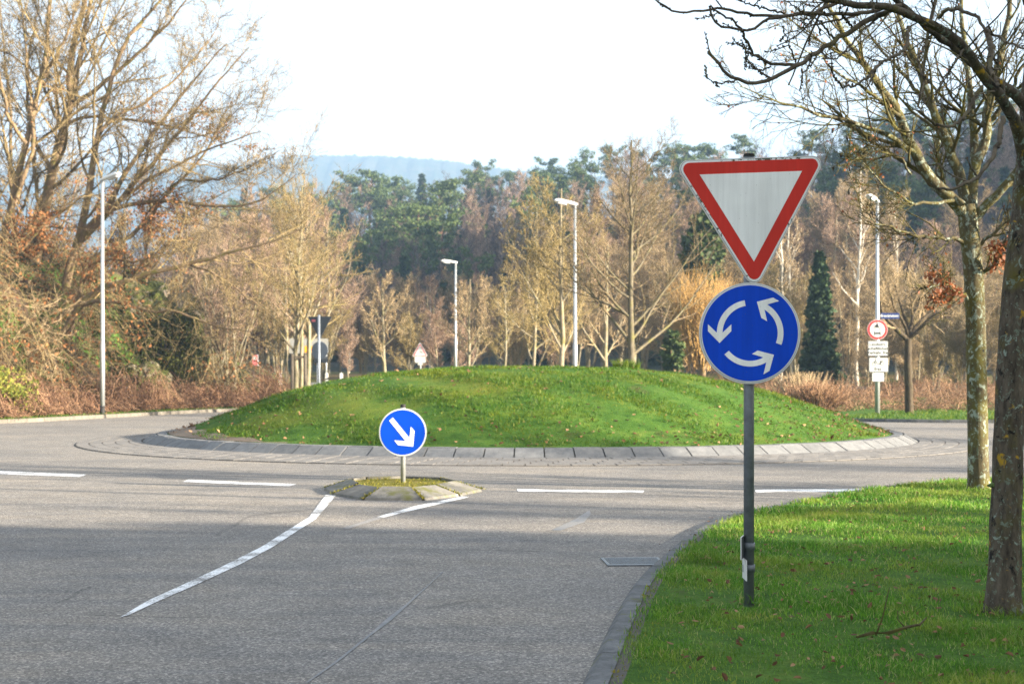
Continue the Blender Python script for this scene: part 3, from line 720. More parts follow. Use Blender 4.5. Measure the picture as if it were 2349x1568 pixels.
# give-way sign seen from behind, beyond the mound
D2 = 47.5
def back_sign():
    x = (733 - CX) * D2 / FPX
    root = empty('road_sign', (x, D2, 0), 'far sign post seen from behind, dark triangle over dark disc, left of the mound', 'road sign', None, R(-17))
    k = D2 / FPX; z = lambda py: CAMZ - (py - HY) * k
    MB().tube([(0, -0.05, 0), (0, -0.05, z(722))], 0.045, 14).build('pole', M['galv_shade'], root)
    L = 0.9; t0 = z(725.5)
    P = round_poly([(L / 2, t0), (-L / 2, t0), (0, t0 - L * .866)][::-1], 0.02, 5)
    tp = sub('triangle_plate', P, 0.0, 0.02, M['sign_back'], root); sub('sticker', rect_pts(-0.29, -0.15, t0 - 0.18, t0 - 0.1, 0.02), -0.003, 0.0, M['pinkred'], tp)
    sub('round_plate', circle_pts(0, z(803.5), 0.305, 48), 0.0, 0.02, M['disc_back'], root)
back_sign()
# lower plate on a pale post beside it
x = (729 - CX) * 52 / FPX; r_ = empty('road_sign', (x, 52, 0), 'pale thin post with a small dark plate just behind the far disc sign', 'road sign', None, R(8))
zz = lambda py, d: CAMZ - (py - HY) * d / FPX
MB().tube([(0, 0, 0), (0, 0, zz(822, 52))], 0.035, 12).build('pole', M['whitepost'], r_)
sub('sign_plate', rect_pts(-0.15, 0.37, zz(832, 52), zz(816, 52)), -0.06, -0.045, M['sign_back'], r_)

# white board with yellow panel behind the staked trees
D3 = 79.0; x = (709 - CX) * D3 / FPX; b0 = float(H(x, D3))
r_ = empty('town_sign', (x, D3, b0), 'white framed board with a small yellow panel behind the staked tree trunks', 'road sign')
k = D3 / FPX; Z3 = lambda py: CAMZ - (py - HY) * k - b0; X3 = lambda px: (px - 709) * k
for px in (672, 748): MB().tube([(X3(px), 0.05, -0.2), (X3(px), 0.05, Z3(776))], 0.05, 10).build('post', M['galv'], r_)
bp = sub('board', rect_pts(X3(663), X3(753), Z3(810), Z3(776), 0.08), -0.02, 0.0, M['board'], r_)
for a, b, c, d_ in ((668, 700, 783, 786), (706, 742, 782, 786), (668, 742, 789, 791)):
    sub('lettering', [(X3(a), Z3(d_)), (X3(b), Z3(d_)), (X3(b), Z3(c)), (X3(a), Z3(c))], -0.026, -0.019, M['grey_text'], bp)
yp = sub('yellow_panel', [(X3(699), Z3(808.5)), (X3(718), Z3(808.5)), (X3(718), Z3(793.5)), (X3(699), Z3(793.5))], -0.03, -0.019, M['yellow'], bp)
sub('red_stroke', [(X3(700), Z3(808)), (X3(705), Z3(808)), (X3(717), Z3(801)), (X3(717), Z3(799))], -0.036, -0.029, simple('red stroke', (0.6, 0.02, 0.02)), yp)

# warning triangle behind the mound
D4 = 66.0; k = D4 / FPX; x = (963.5 - CX) * k; b0 = float(H(x, D4))
r_ = empty('warning_sign', (x, D4, b0), 'small white warning triangle with faded red border above two white plates, showing over the mound', 'road sign')
Z4 = lambda py: CAMZ - (py - HY) * k - b0; X4 = lambda px: (px - 963.5) * k
MB().tube([(X4(964.5), 0.05, -0.2), (X4(964.5), 0.05, Z4(800))], 0.036, 12).build('pole', M['galv'], r_)
def ut(cx, zb, zt, hw, rad): return round_poly([(cx - hw, zb), (cx + hw, zb), (cx, zt)], rad, 5)
tp = sub('triangle_plate', ut(X4(963.5), Z4(817.6), Z4(783.5), 18.2 * k, 0.05), -0.004, 0.016, M['white'], r_)
sub('red_border', ut(X4(963.5), Z4(816.4), Z4(786.5), 16.2 * k, 0.04), -0.008, -0.0039, M['pinkred'], tp)
sub('white_face', ut(X4(963.5), Z4(814.8), Z4(791.0), 12.4 * k, 0.02), -0.012, -0.0079, M['white'], tp)
sub('symbol', [(X4(962), Z4(804.5)), (X4(968), Z4(806.8)), (X4(968), Z4(807.8)), (X4(962), Z4(805.8))], -0.016, -0.0119, M['signblack'], tp)
sub('upper_plate', rect_pts(X4(951.6), X4(976.4), Z4(831.5), Z4(818.2), 0.04), -0.004, 0.012, M['white'], r_)
sub('lower_plate', rect_pts(X4(958.5), X4(969.6), Z4(836.8), Z4(831.9), 0.03), -0.004, 0.012, M['white'], r_)

# red and white sign half hidden by twigs at the far road
D5 = 88.0; k = D5 / FPX; x = (585.5 - CX) * k; b0 = float(H(x, D5))
r_ = empty('road_sign', (x, D5, b0), 'faint red and white sign half hidden among twigs at the far road, left', 'road sign')
Z5 = lambda py: CAMZ - (py - HY) * k - b0; X5 = lambda px: (px - 585.5) * k
MB().tube([(X5(590.5), 0.06, -0.2), (X5(590.5), 0.06, Z5(813))], 0.05, 10).build('pole', M['galv'], r_)
bp = sub('board', rect_pts(X5(578.5), X5(591), Z5(850), Z5(814), 0.05), -0.004, 0.02, M['pinkred'], r_)
sub('white_face', circle_pts(X5(584.5), Z5(821), 4.2 * k, 24), -0.01, -0.0039, M['white'], bp)
sub('white_band', [(X5(580), Z5(846)), (X5(590), Z5(843)), (X5(590), Z5(837)), (X5(580), Z5(840))], -0.01, -0.0039, M['white'], bp)

# delineator posts
def delineator(px, base_py_d, top, label):
    d = base_py_d; k = d / FPX; x = (px - CX) * k; b0 = float(H(x, d))
    r_ = empty('delineator_post', (x, d, b0), label, 'marker post', 'white marker posts along the far road')
    zt = CAMZ - (top - HY) * k - b0
    m = MB(); P = [(-0.075, -0.1), (0.075, -0.1), (0.075, zt - 0.42), (-0.075, zt - 0.42)]; m.plate(P, -0.06, 0.06).build('shaft', M['whitepost'], r_)
    MB().plate([(-0.074, zt - 0.42), (0.074, zt - 0.42), (0.074, zt - 0.30), (-0.074, zt - 0.36)], -0.059, 0.059).build('black_band', M['blackpost'], r_)
    MB().plate([(-0.075, zt - 0.36), (0.075, zt - 0.30), (0.075, zt - 0.08), (0.0, zt), (-0.075, zt - 0.04)], -0.06, 0.06).build('head', M['whitepost'], r_)
delineator(643.5, 77.5, 853, 'white marker post with black band left of the staked tree, far road edge')
delineator(732, 86, 852, 'white marker post with black band right behind the far sign post')
delineator(749.5, 77.5, 853, 'white marker post with black band just right of the far sign post')
delineator(783, 77.5, 854, 'white marker post of which only the head shows above the mound edge')

# ------------------------------------------------------------------ street lamps
def lamp(name, px, d, toppy, head_vec, label, base_black=True, rpole=0.085, tip=0.055, zb=None, head_len=0.82, black_h=0.35):
    k = d / FPX; x = (px - CX) * k; b0 = float(H(x, d)) + 0.08 if zb is None else zb
    r_ = empty('street_lamp', (x, d, b0), label, 'street lamp', 'grey street lamps round the roundabout')
    zt = CAMZ - (toppy - HY) * k - b0
    MB().tube([(0, 0, black_h if base_black else -0.1), (0, 0, 2.6), (0, 0, 2.65), (0, 0, zt)], [rpole, rpole, rpole * .82, tip], 16).build('pole', M['galv'], r_)
    if base_black: MB().tube([(0, 0, -0.15), (0, 0, black_h)], [rpole + .006, rpole + .004], 16).build('base_sleeve', M['black'], r_)
    hv = Vector(head_vec).normalized(); side = hv.cross(Vector((0, 0, 1))).normalized(); up = side.cross(hv)
    Mx = Matrix((side, hv, up)).transposed().to_4x4(); Mx.translation = Vector((0, 0, zt))
    L = head_len; bm = bmesh.new(); secs = [(-0.10, .055, .07), (0.05, .075, .085), (0.25, .11, .10), (L - .15, .13, .10), (L - .03, .10, .07), (L, .05, .04)]
    rings = []
    for (yy, hw, hh) in secs:
        rings.append([bm.verts.new(Mx @ Vector(p)) for p in ((-hw, yy, 0), (hw, yy, 0), (hw * 0.96, yy, hh * .55), (hw * .55, yy, hh * 1.05), (-hw * .55, yy, hh * 1.05), (-hw * .96, yy, hh * .55))])
    for a, b in zip(rings, rings[1:]):
        for q in range(6): bm.faces.new((a[q], a[(q + 1) % 6], b[(q + 1) % 6], b[q]))
    bm.faces.new(rings[0][::-1]); bm.faces.new(rings[-1]); bmesh.ops.recalc_face_normals(bm, faces=bm.faces[:])
    me = bpy.data.meshes.new('h'); bm.to_mesh(me); bm.free(); hd = put('lamp_head', me, M['lampwhite'], r_)
    bm = bmesh.new(); rings = []
    for (yy, hw, hh) in [(.28, .05, .02), (.36, .09, .075), (L - .14, .10, .075), (L - .06, .06, .02)]:
        rings.append([bm.verts.new(Mx @ Vector(p)) for p in ((-hw, yy, -.002), (hw, yy, -.002), (hw * .7, yy, -hh), (-hw * .7, yy, -hh))])
    for a, b in zip(rings, rings[1:]):
        for q in range(4): bm.faces.new((a[q], a[(q + 1) % 4], b[(q + 1) % 4], b[q]))
    bm.faces.new(rings[0]); bm.faces.new(rings[-1][::-1]); bmesh.ops.recalc_face_normals(bm, faces=bm.faces[:])
    me = bpy.data.meshes.new('h'); bm.to_mesh(me); bm.free(); put('lamp_glass', me, M['glass'], hd)
    return r_, x, b0
lamp('lampL', 235, 50.7, 414, (0.80, -0.6, 0.14), 'tall grey street lamp with black foot at the left kerb before the bank', head_len=1.0)
lamp('lampM', 1319, 52.5, 470, (-0.96, -0.25, 0.16), 'grey street lamp rising behind the mound top with its head to the left', False, 0.085, 0.05)
lamp('lampF', 1045, 77.0, 603, (-0.96, -0.25, 0.10), 'smaller far street lamp beyond the mound, left of the middle lamp', False, 0.085, 0.055)
rL, xl, bl = lamp('lampR', 2012.5, 52.7, 463, (-0.62, -0.75, 0.18), 'grey street lamp carrying a prohibition sign and white plates, right side', False, 0.09, 0.055, 0.10)
lamp('lampOut', 1174.5 + 3200 * 15.2 / 10.5, 10.5, 868 - 7.2 * 3200 / 10.5, (-0.9, 0.4, 0.15), 'street lamp beside the road beyond the right edge of the picture', False, 0.085, 0.055, 0.05)
k = 52.7 / FPX
XR = lambda px: (px - 2012.5) * k
ZR = lambda py: CAMZ - (py - HY) * k - bl
c = (XR(2010.8), ZR(756)); rr_ = 23.2 * k
sp = sub('prohibition_sign', circle_pts(*c, rr_, 48), -0.124, -0.104, M['white'], rL)
sub('red_ring', circle_pts(*c, rr_ * .965, 48), -0.128, -0.1239, simple('sign red', (0.55, 0.03, 0.03), 0.45), sp)
sub('white_face', circle_pts(*c, rr_ * .735, 48), -0.132, -0.1279, M['white'], sp)
u = rr_ / 165.0
def PX(pts): return [(c[0] + (x - 340) * u, c[1] - (y - 548) * u) for x, y in pts]
yb, yf = -0.1319, -0.136
sub('divider', PX([(222, 549), (458, 549), (458, 543), (222, 543)]), yf, yb, M['grey_text'], sp)
def ringpts(cx, cy, r, w, n=20):
    a = [(cx + r * math.cos(2 * math.pi * i / n), cy + r * math.sin(2 * math.pi * i / n)) for i in range(n + 1)]
    b = [(cx + (r - w) * math.cos(2 * math.pi * i / n), cy + (r - w) * math.sin(2 * math.pi * i / n)) for i in range(n, -1, -1)]
    return a, b
def ring_mesh(m, f, cx, cy, r, w, n=20):
    for i in range(n):
        a0, a1 = 2 * math.pi * i / n, 2 * math.pi * (i + 1) / n
        m.plate(f([(cx + r * math.cos(a0), cy + r * math.sin(a0)), (cx + r * math.cos(a1), cy + r * math.sin(a1)), (cx + (r - w) * math.cos(a1), cy + (r - w) * math.sin(a1)), (cx + (r - w) * math.cos(a0), cy + (r - w) * math.sin(a0))]), yf, yb)
m = MB()   # motorcycle with rider
ring_mesh(m, PX, 297, 514, 22, 8); ring_mesh(m, PX, 373, 514, 22, 8)
m.plate(PX([(290, 490), (312, 470), (352, 484), (368, 500), (345, 515), (312, 512), (300, 500)]), yf, yb)
m.plate(PX([(318, 474), (328, 440), (340, 440), (356, 488), (330, 492)]), yf, yb); m.plate(PX(circle_pts(334, 440, 9, 12)), yf, yb)
m.build('motorcycle_symbol', M['signblack'], sp)
m = MB()   # car seen from the front
m.plate(PX([(284, 590), (300, 566), (308, 566), (294, 592), (294, 624), (284, 624)]), yf, yb); m.plate(PX([(394, 590), (378, 566), (370, 566), (384, 592), (384, 624), (394, 624)]), yf, yb)
m.plate(PX([(304, 562), (374, 562), (374, 568), (304, 568)]), yf, yb); m.plate(PX([(300, 592), (378, 592), (378, 622), (300, 622)]), yf, yb)
m.plate(PX([(288, 624), (300, 624), (300, 646), (288, 646)]), yf, yb); m.plate(PX([(378, 624), (390, 624), (390, 646), (378, 646)]), yf, yb)
m.build('car_symbol', M['signblack'], sp)
def plate_with_edge(name, a, b, cc, dd, label=None):
    p = sub(name, rect_pts(XR(a), XR(b), ZR(dd), ZR(cc), 0.03), -0.120, -0.104, M['alu'], rL)
    sub('border', rect_pts(XR(a + .6), XR(b - .6), ZR(dd - .6), ZR(cc + .6), 0.025), -0.124, -0.1199, M['signblack'], p)
    sub('white_face', rect_pts(XR(a + 1.3), XR(b - 1.3), ZR(dd - 1.3), ZR(cc + 1.3), 0.02), -0.128, -0.1239, M['white'], p)
    if label: p['label'] = label
    return p
p1 = plate_with_edge('text_plate', 1989.3, 2035, 781.8, 816, 'white plate with three lines of black lettering')
for s_, py in (('Landwirt-', 789.5), ('schaftlicher', 799.3), ('Verkehr frei', 808.8)):
    put('lettering', text_mesh(s_, 0.165, XR(2012), -0.130, ZR(py), 'CENTER', 0.004), M['signblack'], p1)
p2 = plate_with_edge('moped_plate', 1991.5, 2035.5, 819.8, 853, 'white plate with a moped symbol above the word frei')
put('lettering', text_mesh('frei', 0.20, XR(2011.5), -0.130, ZR(846), 'CENTER', 0.004), M['signblack'], p2)
yb, yf = -0.1279, -0.132
PM = lambda pts: [(XR(1963.7 + x * .1405), ZR(679 + y * .1405)) for x, y in pts]
m = MB(); ring_mesh(m, PM, 278, 1102, 32, 9); ring_mesh(m, PM, 405, 1102, 34, 9)
m.plate(PM([(272, 1100), (284, 1103), (312, 1028), (302, 1024)]), yf, yb); m.plate(PM([(300, 1022), (322, 1022), (322, 1032), (300, 1032)]), yf, yb)
m.plate(PM([(300, 1050), (312, 1046), (342, 1100), (375, 1104), (375, 1112), (336, 1112)]), yf, yb)
m.plate(PM([(370, 1054), (436, 1054), (434, 1064), (372, 1064)]), yf, yb); m.plate(PM([(375, 1062), (390, 1062), (402, 1104), (372, 1114)]), yf, yb)
m.build('moped_symbol', M['signblack'], p2)
p3 = sub('small_plate', rect_pts(XR(1999.3), XR(2026), ZR(874), ZR(854.8), 0.02), -0.120, -0.104, M['white'], rL)
for a, b, cc, dd in ((2007, 2010, 857, 862), (2012, 2015, 857, 862), (2005, 2018, 865, 866), (2001, 2003, 868, 871)):
    sub('marking', [(XR(a), ZR(dd)), (XR(b), ZR(dd)), (XR(b), ZR(cc)), (XR(a), ZR(cc))], -0.123, -0.1199, M['green_text'], p3)
p4 = sub('street_name_plate', rect_pts(XR(2020), XR(2063), ZR(730.8), ZR(717.6), 0.01), -0.02, 0.0, simple('street name blue', (0.003, 0.025, 0.14), 0.5), rL)
put('lettering', text_mesh('Brandsteinstr.', 0.125, XR(2041.5), -0.022, ZR(724.2), 'CENTER', 0.003), M['white'], p4)
for py in (745, 768, 788, 810, 825, 848, 862): MB().box(-.1, .1, -.103, .02, ZR(py) - .02, ZR(py) + .02, .004).build('clamp', M['galv'], rL)
MB().box(.05, XR(2024), -.018, .012, ZR(724) - .03, ZR(724) + .03, .004).build('clamp', M['galv'], rL)

# ------------------------------------------------------------------ trees
def norm(v): return v / (np.linalg.norm(v, axis=-1, keepdims=True) + 1e-9)
def tubes(batches):
    """batches: list of (P[n,k,3], R[n,k], sides) -> one mesh"""
    Vs, Qs, off = [], [], 0
    for P, Rr, sd in batches:
        if len(P) == 0: continue
        n, k, _ = P.shape
        T = norm(np.gradient(P, axis=1)); mean = norm(P[:, -1] - P[:, 0])
        ref = np.where((np.abs(mean[:, 2:3]) > 0.8), np.array([[1.0, 0.13, 0]]), np.array([[0.05, 0, 1.0]]))[:, None, :]
        U = norm(np.cross(T, np.broadcast_to(ref, T.shape))); Wv = np.cross(T, U)
        a = 2 * np.pi * np.arange(sd) / sd
        V = P[:, :, None, :] + Rr[:, :, None, None] * (U[:, :, None, :] * np.cos(a)[None, None, :, None] + Wv[:, :, None, :] * np.sin(a)[None, None, :, None])
        idx = off + np.arange(n * k * sd).reshape(n, k, sd); nx = np.roll(idx, -1, axis=2)
        Q = np.stack([idx[:, :-1], idx[:, 1:], nx[:, 1:], nx[:, :-1]], -1).reshape(-1, 4)
        Vs.append(V.reshape(-1, 3)); Qs.append(Q); off += n * k * sd
    return mesh_np(np.concatenate(Vs), quads=np.concatenate(Qs), smooth=True)
def grow(P, Rr, rng, n, t0, t1, ang, angsd, lf, rf, k, trop=0.05, wig=0.12, taper=0.75, rmin=0.004, shape=0.55, lmin=0.0, flat=0.0, bend=0.0):
    """n children on each parent polyline"""
    m, kp, _ = P.shape
    idx = np.repeat(np.arange(m), n); N = len(idx)
    t = np.tile(t0 + (t1 - t0) * (np.arange(n) + 0.5) / n, m) + rng.uniform(-0.5, 0.5, N) * (t1 - t0) / n
    t = np.clip(t, 0, 0.999); f = t * (kp - 1); i0 = f.astype(int); fr = (f - i0)[:, None]
    p = P[idx, i0] * (1 - fr) + P[idx, i0 + 1] * fr; r = Rr[idx, i0] * (1 - fr[:, 0]) + Rr[idx, i0 + 1] * fr[:, 0]
    T = norm(P[idx, i0 + 1] - P[idx, i0])
    Lp = np.linalg.norm(np.diff(P, axis=1), axis=2).sum(1)[idx]
    ref = norm(rng.normal(size=(N, 3)) * np.array([1, 1, 1 - flat])); perp = norm(np.cross(T, ref))
    if bend: perp = norm(perp + np.array([0, 0, bend]))
    a = np.radians(rng.normal(ang, angsd, N))[:, None]
    d = norm(T * np.cos(a) + perp * np.sin(a))
    L = np.maximum(Lp * lf * (1 - shape * t) * rng.uniform(0.65, 1.25, N), lmin); step = (L / (k - 1))[:, None]
    out = np.empty((N, k, 3)); out[:, 0] = p
    for j in range(1, k):
        d = norm(d + rng.normal(size=(N, 3)) * wig + np.array([0, 0, trop])); out[:, j] = out[:, j - 1] + d * step
    s = np.linspace(0, 1, k)[None, :]
    rr = np.maximum(r * rf, rmin)[:, None] * (1 - taper * s)
    return out, np.maximum(rr, rmin * 0.6)
def leaf_mesh(P, rng, size, n, droop=0.0, jitter=0.06):
    """n small folded leaf faces at random places along the polylines P"""
    i = rng.integers(len(P), size=n); j = rng.integers(1, P.shape[1], size=n)
    c = P[i, j] + rng.normal(size=(n, 3)) * jitter
    d = norm(rng.normal(size=(n, 3)) + np.array([0, 0, -droop])); u = norm(np.cross(d, rng.normal(size=(n, 3))))
    s = (size * rng.uniform(0.6, 1.3, n))[:, None]
    V = np.stack([c, c + d * s * .5 + u * s * .32, c + d * s, c + d * s * .5 - u * s * .32], 1).reshape(-1, 3)
    return mesh_np(V, quads=np.arange(4 * n).reshape(n, 4))
def px_line(pts, d0, d1, k):
    """photo polyline as a 3-D limb whose distance runs from d0 to d1"""
    P = smooth_curve(np.array(pts, float), max(k, 3 * len(pts)), 1); P = resample(P, k)
    return np.array([W(p[0], p[1], d) for p, d in zip(P, np.linspace(d0, d1, k))])
def limb_batch(limbs, k=14, wob=0.0, rng=None):
    Ps, Rs = [], []
    for pts, d0, d1, ra, rb in limbs:
        P = px_line(pts, d0, d1, k); 
        if rng is not None: P[1:] += rng.normal(size=(k - 1, 3)) * wob
        Ps.append(P); Rs.append(np.linspace(ra, rb, k))
    return np.array(Ps), np.array(Rs)

class Proto:
    """trunk / crown / leaf meshes around the origin"""
    def __init__(s, trunk, crown, tm, cm, leaves=None, lm=None):
        s.trunk, s.crown, s.leaves = trunk, crown, leaves
        trunk.materials.append(tm); 
        if crown is not None: crown.materials.append(cm)
        if leaves is not None: leaves.materials.append(lm)
def plant(pr, name, loc, label, cat='tree', group=None, rz=0.0, s=1.0, sx=None, crown_name='crown', parts=True):
    e = empty(name, loc, label, cat, group, rz); e.scale = (s * (sx or 1), s * (sx or 1), s)
    for nm, me in (('trunk', pr.trunk), (crown_name, pr.crown), ('leaves', pr.leaves)):
        if me is not None:
            o = bpy.data.objects.new(nm, me); COL.objects.link(o); o.parent = e
    return e
def street_tree(seed, h, r, fork, nl, spread, cm, tm, n2=9, n3=7, n4=5, lean=0.0, ang=48, trop=0.10, rm=0.007, leaves=0, shape1=.62):
    rng = np.random.default_rng(seed); k = 12
    z = np.linspace(-0.2, h, k); P = np.stack([np.cumsum(rng.normal(0, .035, k)) * h / 9 + lean * z / h, np.cumsum(rng.normal(0, .035, k)) * h / 9, z], 1)[None]
    s = np.linspace(0, 1, k); Rr = (r * (1.12 * (s < .05) + (s >= .05)) * (1 - .86 * s) + .012)[None]
    L1 = grow(P, Rr, rng, nl, fork, 0.93, ang, 9, spread, 0.55, 9, trop, 0.07, 0.78, rm * 1.5, shape1)
    L2 = grow(*L1, rng, n2, 0.18, 0.97, 42, 12, 0.50, 0.60, 6, trop * .8, 0.10, 0.7, rm * 1.25, 0.5)
    L3 = grow(*L2, rng, n3, 0.15, 1.0, 40, 14, 0.55, 0.65, 5, trop * .7, 0.12, 0.6, rm, 0.4)
    crown = [(*L2, 4), (*L3, 3)]; last = L3
    if n4:
        L4 = grow(*L3, rng, n4, 0.15, 1.0, 38, 14, 0.6, 0.8, 4, trop * .5, 0.13, 0.5, rm * .85, 0.3); crown.append((*L4, 3)); last = L4
    lv = leaf_mesh(last[0], rng, 0.07, leaves, 0.6) if leaves else None
    return Proto(tubes([(P, Rr, 10), (*L1, 6)]), tubes(crown), tm, cm, lv, M['oakleaf'] if leaves else None)
def belt_tree(seed, h, r, stems, cm, tm, upright=1.0, rm=0.016, n2=10, n3=9, n4=4, spread=0.36):
    """dense bare bushy tree of the belt: several stems and a haze of twigs"""
    rng = np.random.default_rng(seed); k = 9; P = []
    for q in range(stems):
        a = 2 * np.pi * q / stems + rng.uniform(-.4, .4); b = rng.uniform(.02, .20) / upright if stems > 1 else 0.03; z = np.linspace(-0.2, h * rng.uniform(.82, 1), k)
        P.append(np.stack([np.cos(a) * (b * z + .12) + np.cumsum(rng.normal(0, .06, k)), np.sin(a) * (b * z + .12) + np.cumsum(rng.normal(0, .06, k)), z], 1))
    P = np.array(P); Rr = np.tile(r * (1 - .85 * np.linspace(0, 1, k)) + .01, (stems, 1))
    L1 = grow(P, Rr, rng, max(5, 20 // stems), 0.16, 0.97, 44, 10, spread, 0.55, 7, 0.13, 0.09, 0.75, rm, 0.55)
    L2 = grow(*L1, rng, n2, 0.1, 1.0, 40, 13, 0.48, 0.6, 5, 0.10, 0.12, 0.6, rm * .8, 0.45)
    L3 = grow(*L2, rng, n3, 0.1, 1.0, 38, 14, 0.55, 0.7, 4, 0.08, 0.14, 0.5, rm * .62, 0.3)
    bt = [(*L1, 4), (*L2, 3), (*L3, 3)]
    if n4: bt.append((*grow(*L3, rng, n4, 0.2, 1.0, 35, 14, 0.7, 0.8, 3, 0.06, 0.14, 0.4, rm * .5, 0.2), 3))
    return Proto(tubes([(P, Rr, 7)]), tubes(bt), tm, cm)
def tuft_faces(C, S, n, rng, size, flat=0.55):
    """n leaf faces in each ellipsoid (centre C, radius S)"""
    m = len(C); d = norm(rng.normal(size=(m, n, 3))) * (rng.uniform(0.15, 1, (m, n, 1)) ** 0.5)
    c = C[:, None, :] + d * S[:, None, None] * np.array([1, 1, flat]); c = c.reshape(-1, 3); N = len(c)
    u = norm(rng.normal(size=(N, 3))); v = norm(np.cross(u, rng.normal(size=(N, 3)))); s = (size * rng.uniform(.6, 1.4, N))[:, None]
    V = np.stack([c - u * s, c + v * s * .55, c + u * s, c - v * s * .55], 1).reshape(-1, 3)
    return V, np.arange(4 * N).reshape(N, 4)
def pine(seed, h, nt=26, per=80, size=0.23):
    rng = np.random.default_rng(seed); k = 8; z = np.linspace(-.5, h * .97, k)
    P = np.stack([np.cumsum(rng.normal(0, .12, k)), np.cumsum(rng.normal(0, .12, k)), z], 1)[None]; Rr = (h * .013 * (1 - .8 * np.linspace(0, 1, k)))[None]
    L1 = grow(P, Rr, rng, nt, 0.45, 0.99, 70, 16, 0.25, 0.35, 4, 0.12, 0.1, 0.6, 0.03, 0.35)
    C = np.concatenate([L1[0][:, -1], L1[0][:, 2] + rng.normal(0, .2, (nt, 3)), P[0, -1:]]); S = np.concatenate([rng.uniform(.9, 1.8, nt), rng.uniform(.6, 1.1, nt), [1.0]]) * h / 19
    V, Q = tuft_faces(C, S, per, rng, size * h / 19)
    return Proto(tubes([(P, Rr, 6), (*L1, 3)]), mesh_np(V, quads=Q), M['pinebark'], M['pine'])
def spruce(seed, h, w=0.17, layers=26, per=13, n=16, size=0.30, mat='spruce'):
    rng = np.random.default_rng(seed); k = 6; P = np.stack([np.zeros(k), np.zeros(k), np.linspace(-.4, h, k)], 1)[None]; Rr = (h * .012 * (1 - .9 * np.linspace(0, 1, k)))[None]
    Vs, C, S = [], [], []
    for i in range(layers):
        t = (i + .5) / layers; z = h * (.06 + .93 * t); rad = h * w * (1 - t) ** .85 + .1
        for a in rng.uniform(0, 6.28, per):
            rr = rad * rng.uniform(.75, 1.15)
            for q in (0.3, .62, .95): C.append((np.cos(a) * rr * q, np.sin(a) * rr * q, z - rr * q * .35 + rng.normal(0, .08))); S.append(.34 * h / 12 * (1.15 - .5 * t))
    V, Q = tuft_faces(np.array(C), np.array(S), n // 2, rng, size * h / 14, .5)
    return Proto(tubes([(P, Rr, 6)]), mesh_np(V, quads=Q), M['pinebark'], M[mat])

TH = lambda x, y: float(H(x, y)) - 0.05
def at(px, d): x = (px - CX) * d / FPX; return (x, d, TH(x, d))
def hgt(py, d, loc): return CAMZ - (py - HY) * d / FPX - loc[2]

# ---- young street trees behind the mound (each grown for its own place)
def hero(px, d, top, r, fork, nl, spread, cm, tm, label, seed, **kw):
    loc = at(px, d); h = hgt(top, d, loc); pr = street_tree(seed, h, r, fork, nl, spread, M[cm], M[tm], **kw)
    return plant(pr, 'street_tree', loc, label, 'tree', 'young bare trees round the roundabout')
hero(1443, 48, 322, 0.13, 0.24, 24, 0.60, 'twig_dark', 'bark_mid', 'tallest bare young tree behind the mound, straight leader just left of the large triangle sign', 11, ang=54, trop=0.065, shape1=.78, n2=9, n3=5, n4=3)
hero(1283, 54, 432, 0.115, 0.20, 18, 0.50, 'twig_lime', 'bark_lime', 'bare young tree with pale straight trunk immediately left of the middle lamp post', 12, ang=50, trop=.08, shape1=.74)
hero(1225, 60, 482, 0.085, 0.20, 17, 0.48, 'twig_lime', 'bark_lime', 'slender bare tree second to the left of the middle lamp post', 13, ang=50, trop=.08, shape1=.74)
hero(1396, 64, 560, 0.13, 0.26, 10, 0.40, 'twig_tan', 'bark_lime', 'stout low bare tree between middle lamp post and tallest young tree', 14)
hero(1078, 74, 640, 0.09, 0.22, 12, 0.40, 'twig_tan', 'bark_lime', 'small bare tree with pale trunk right of the far lamp post', 15, n3=6, n4=4, rm=0.010)
hero(1157, 78, 650, 0.07, 0.2, 12, 0.40, 'twig_lime', 'bark_lime', 'thin stemmed small bare tree midway between the far and middle lamp posts', 16, n3=6, n4=4, rm=0.010)
hero(882, 74, 640, 0.11, 0.25, 12, 0.40, 'twig_tan', 'bark_lime', 'small bare tree with a pale thin trunk right of the far sign backs', 17, n3=6, n4=4, rm=0.010)
hero(681, 62.5, 425, 0.12, 0.24, 24, 0.52, 'twig_lime', 'bark_lime', 'bare staked tree whose bright trunk stands between dark timber stakes', 18, ang=40, trop=0.12, n2=8, n3=5, n4=3, shape1=.7)
hero(690, 67, 450, 0.09, 0.28, 16, 0.36, 'twig_rose', 'bark_lime', 'bare tree whose grey trunk shows between the two bright trunks behind the stakes', 19, ang=36, trop=0.13, n2=7, n3=5, n4=2)
hero(705, 71, 470, 0.13, 0.24, 20, 0.52, 'twig_lime', 'bark_lime', 'bare tree with bright bent trunk directly left of the far sign backs', 20, ang=44, trop=0.10, n2=7, n3=5, n4=3)
hero(656, 80, 560, 0.10, 0.30, 12, 0.36, 'twig_tan', 'bark_lime', 'thin pale forked tree left of the staked tree near the far road', 21, n3=6, n4=4, rm=0.010)
# small many stemmed bush tree
loc = at(1180, 82); plant(belt_tree(22, hgt(655, 82, loc), 0.07, 5, M['twig_tan'], M['bark_lime'], 0.8, 0.011), 'bush_tree', loc, 'low many stemmed bare bush tree right of the far lamp post', 'tree')
# stakes of the staked tree
loc = at(688, 62.2); e = empty('tree_stakes', loc, 'dark timber stakes with cross rails holding the young tree trunk', 'tree support')
zt = hgt(812, 62.2, loc); X = lambda px: (px - 688) * 62.2 / FPX
for px, yy in ((672.5, -0.3), (702, -0.3), (697, 0.45)): MB().tube([(X(px), yy, -.3), (X(px), yy, zt)], .075, 10).build('stake', M['timber'], e)
MB().box(X(672.5), X(702), -.34, -.30, zt - .18, zt - .08, .005).build('cross_rail', M['timber'], e)
MB().tube([(X(702), -0.3, zt - .12), (X(697), .45, zt - .12)], .04, 8).build('cross_rail', M['timber'], e)

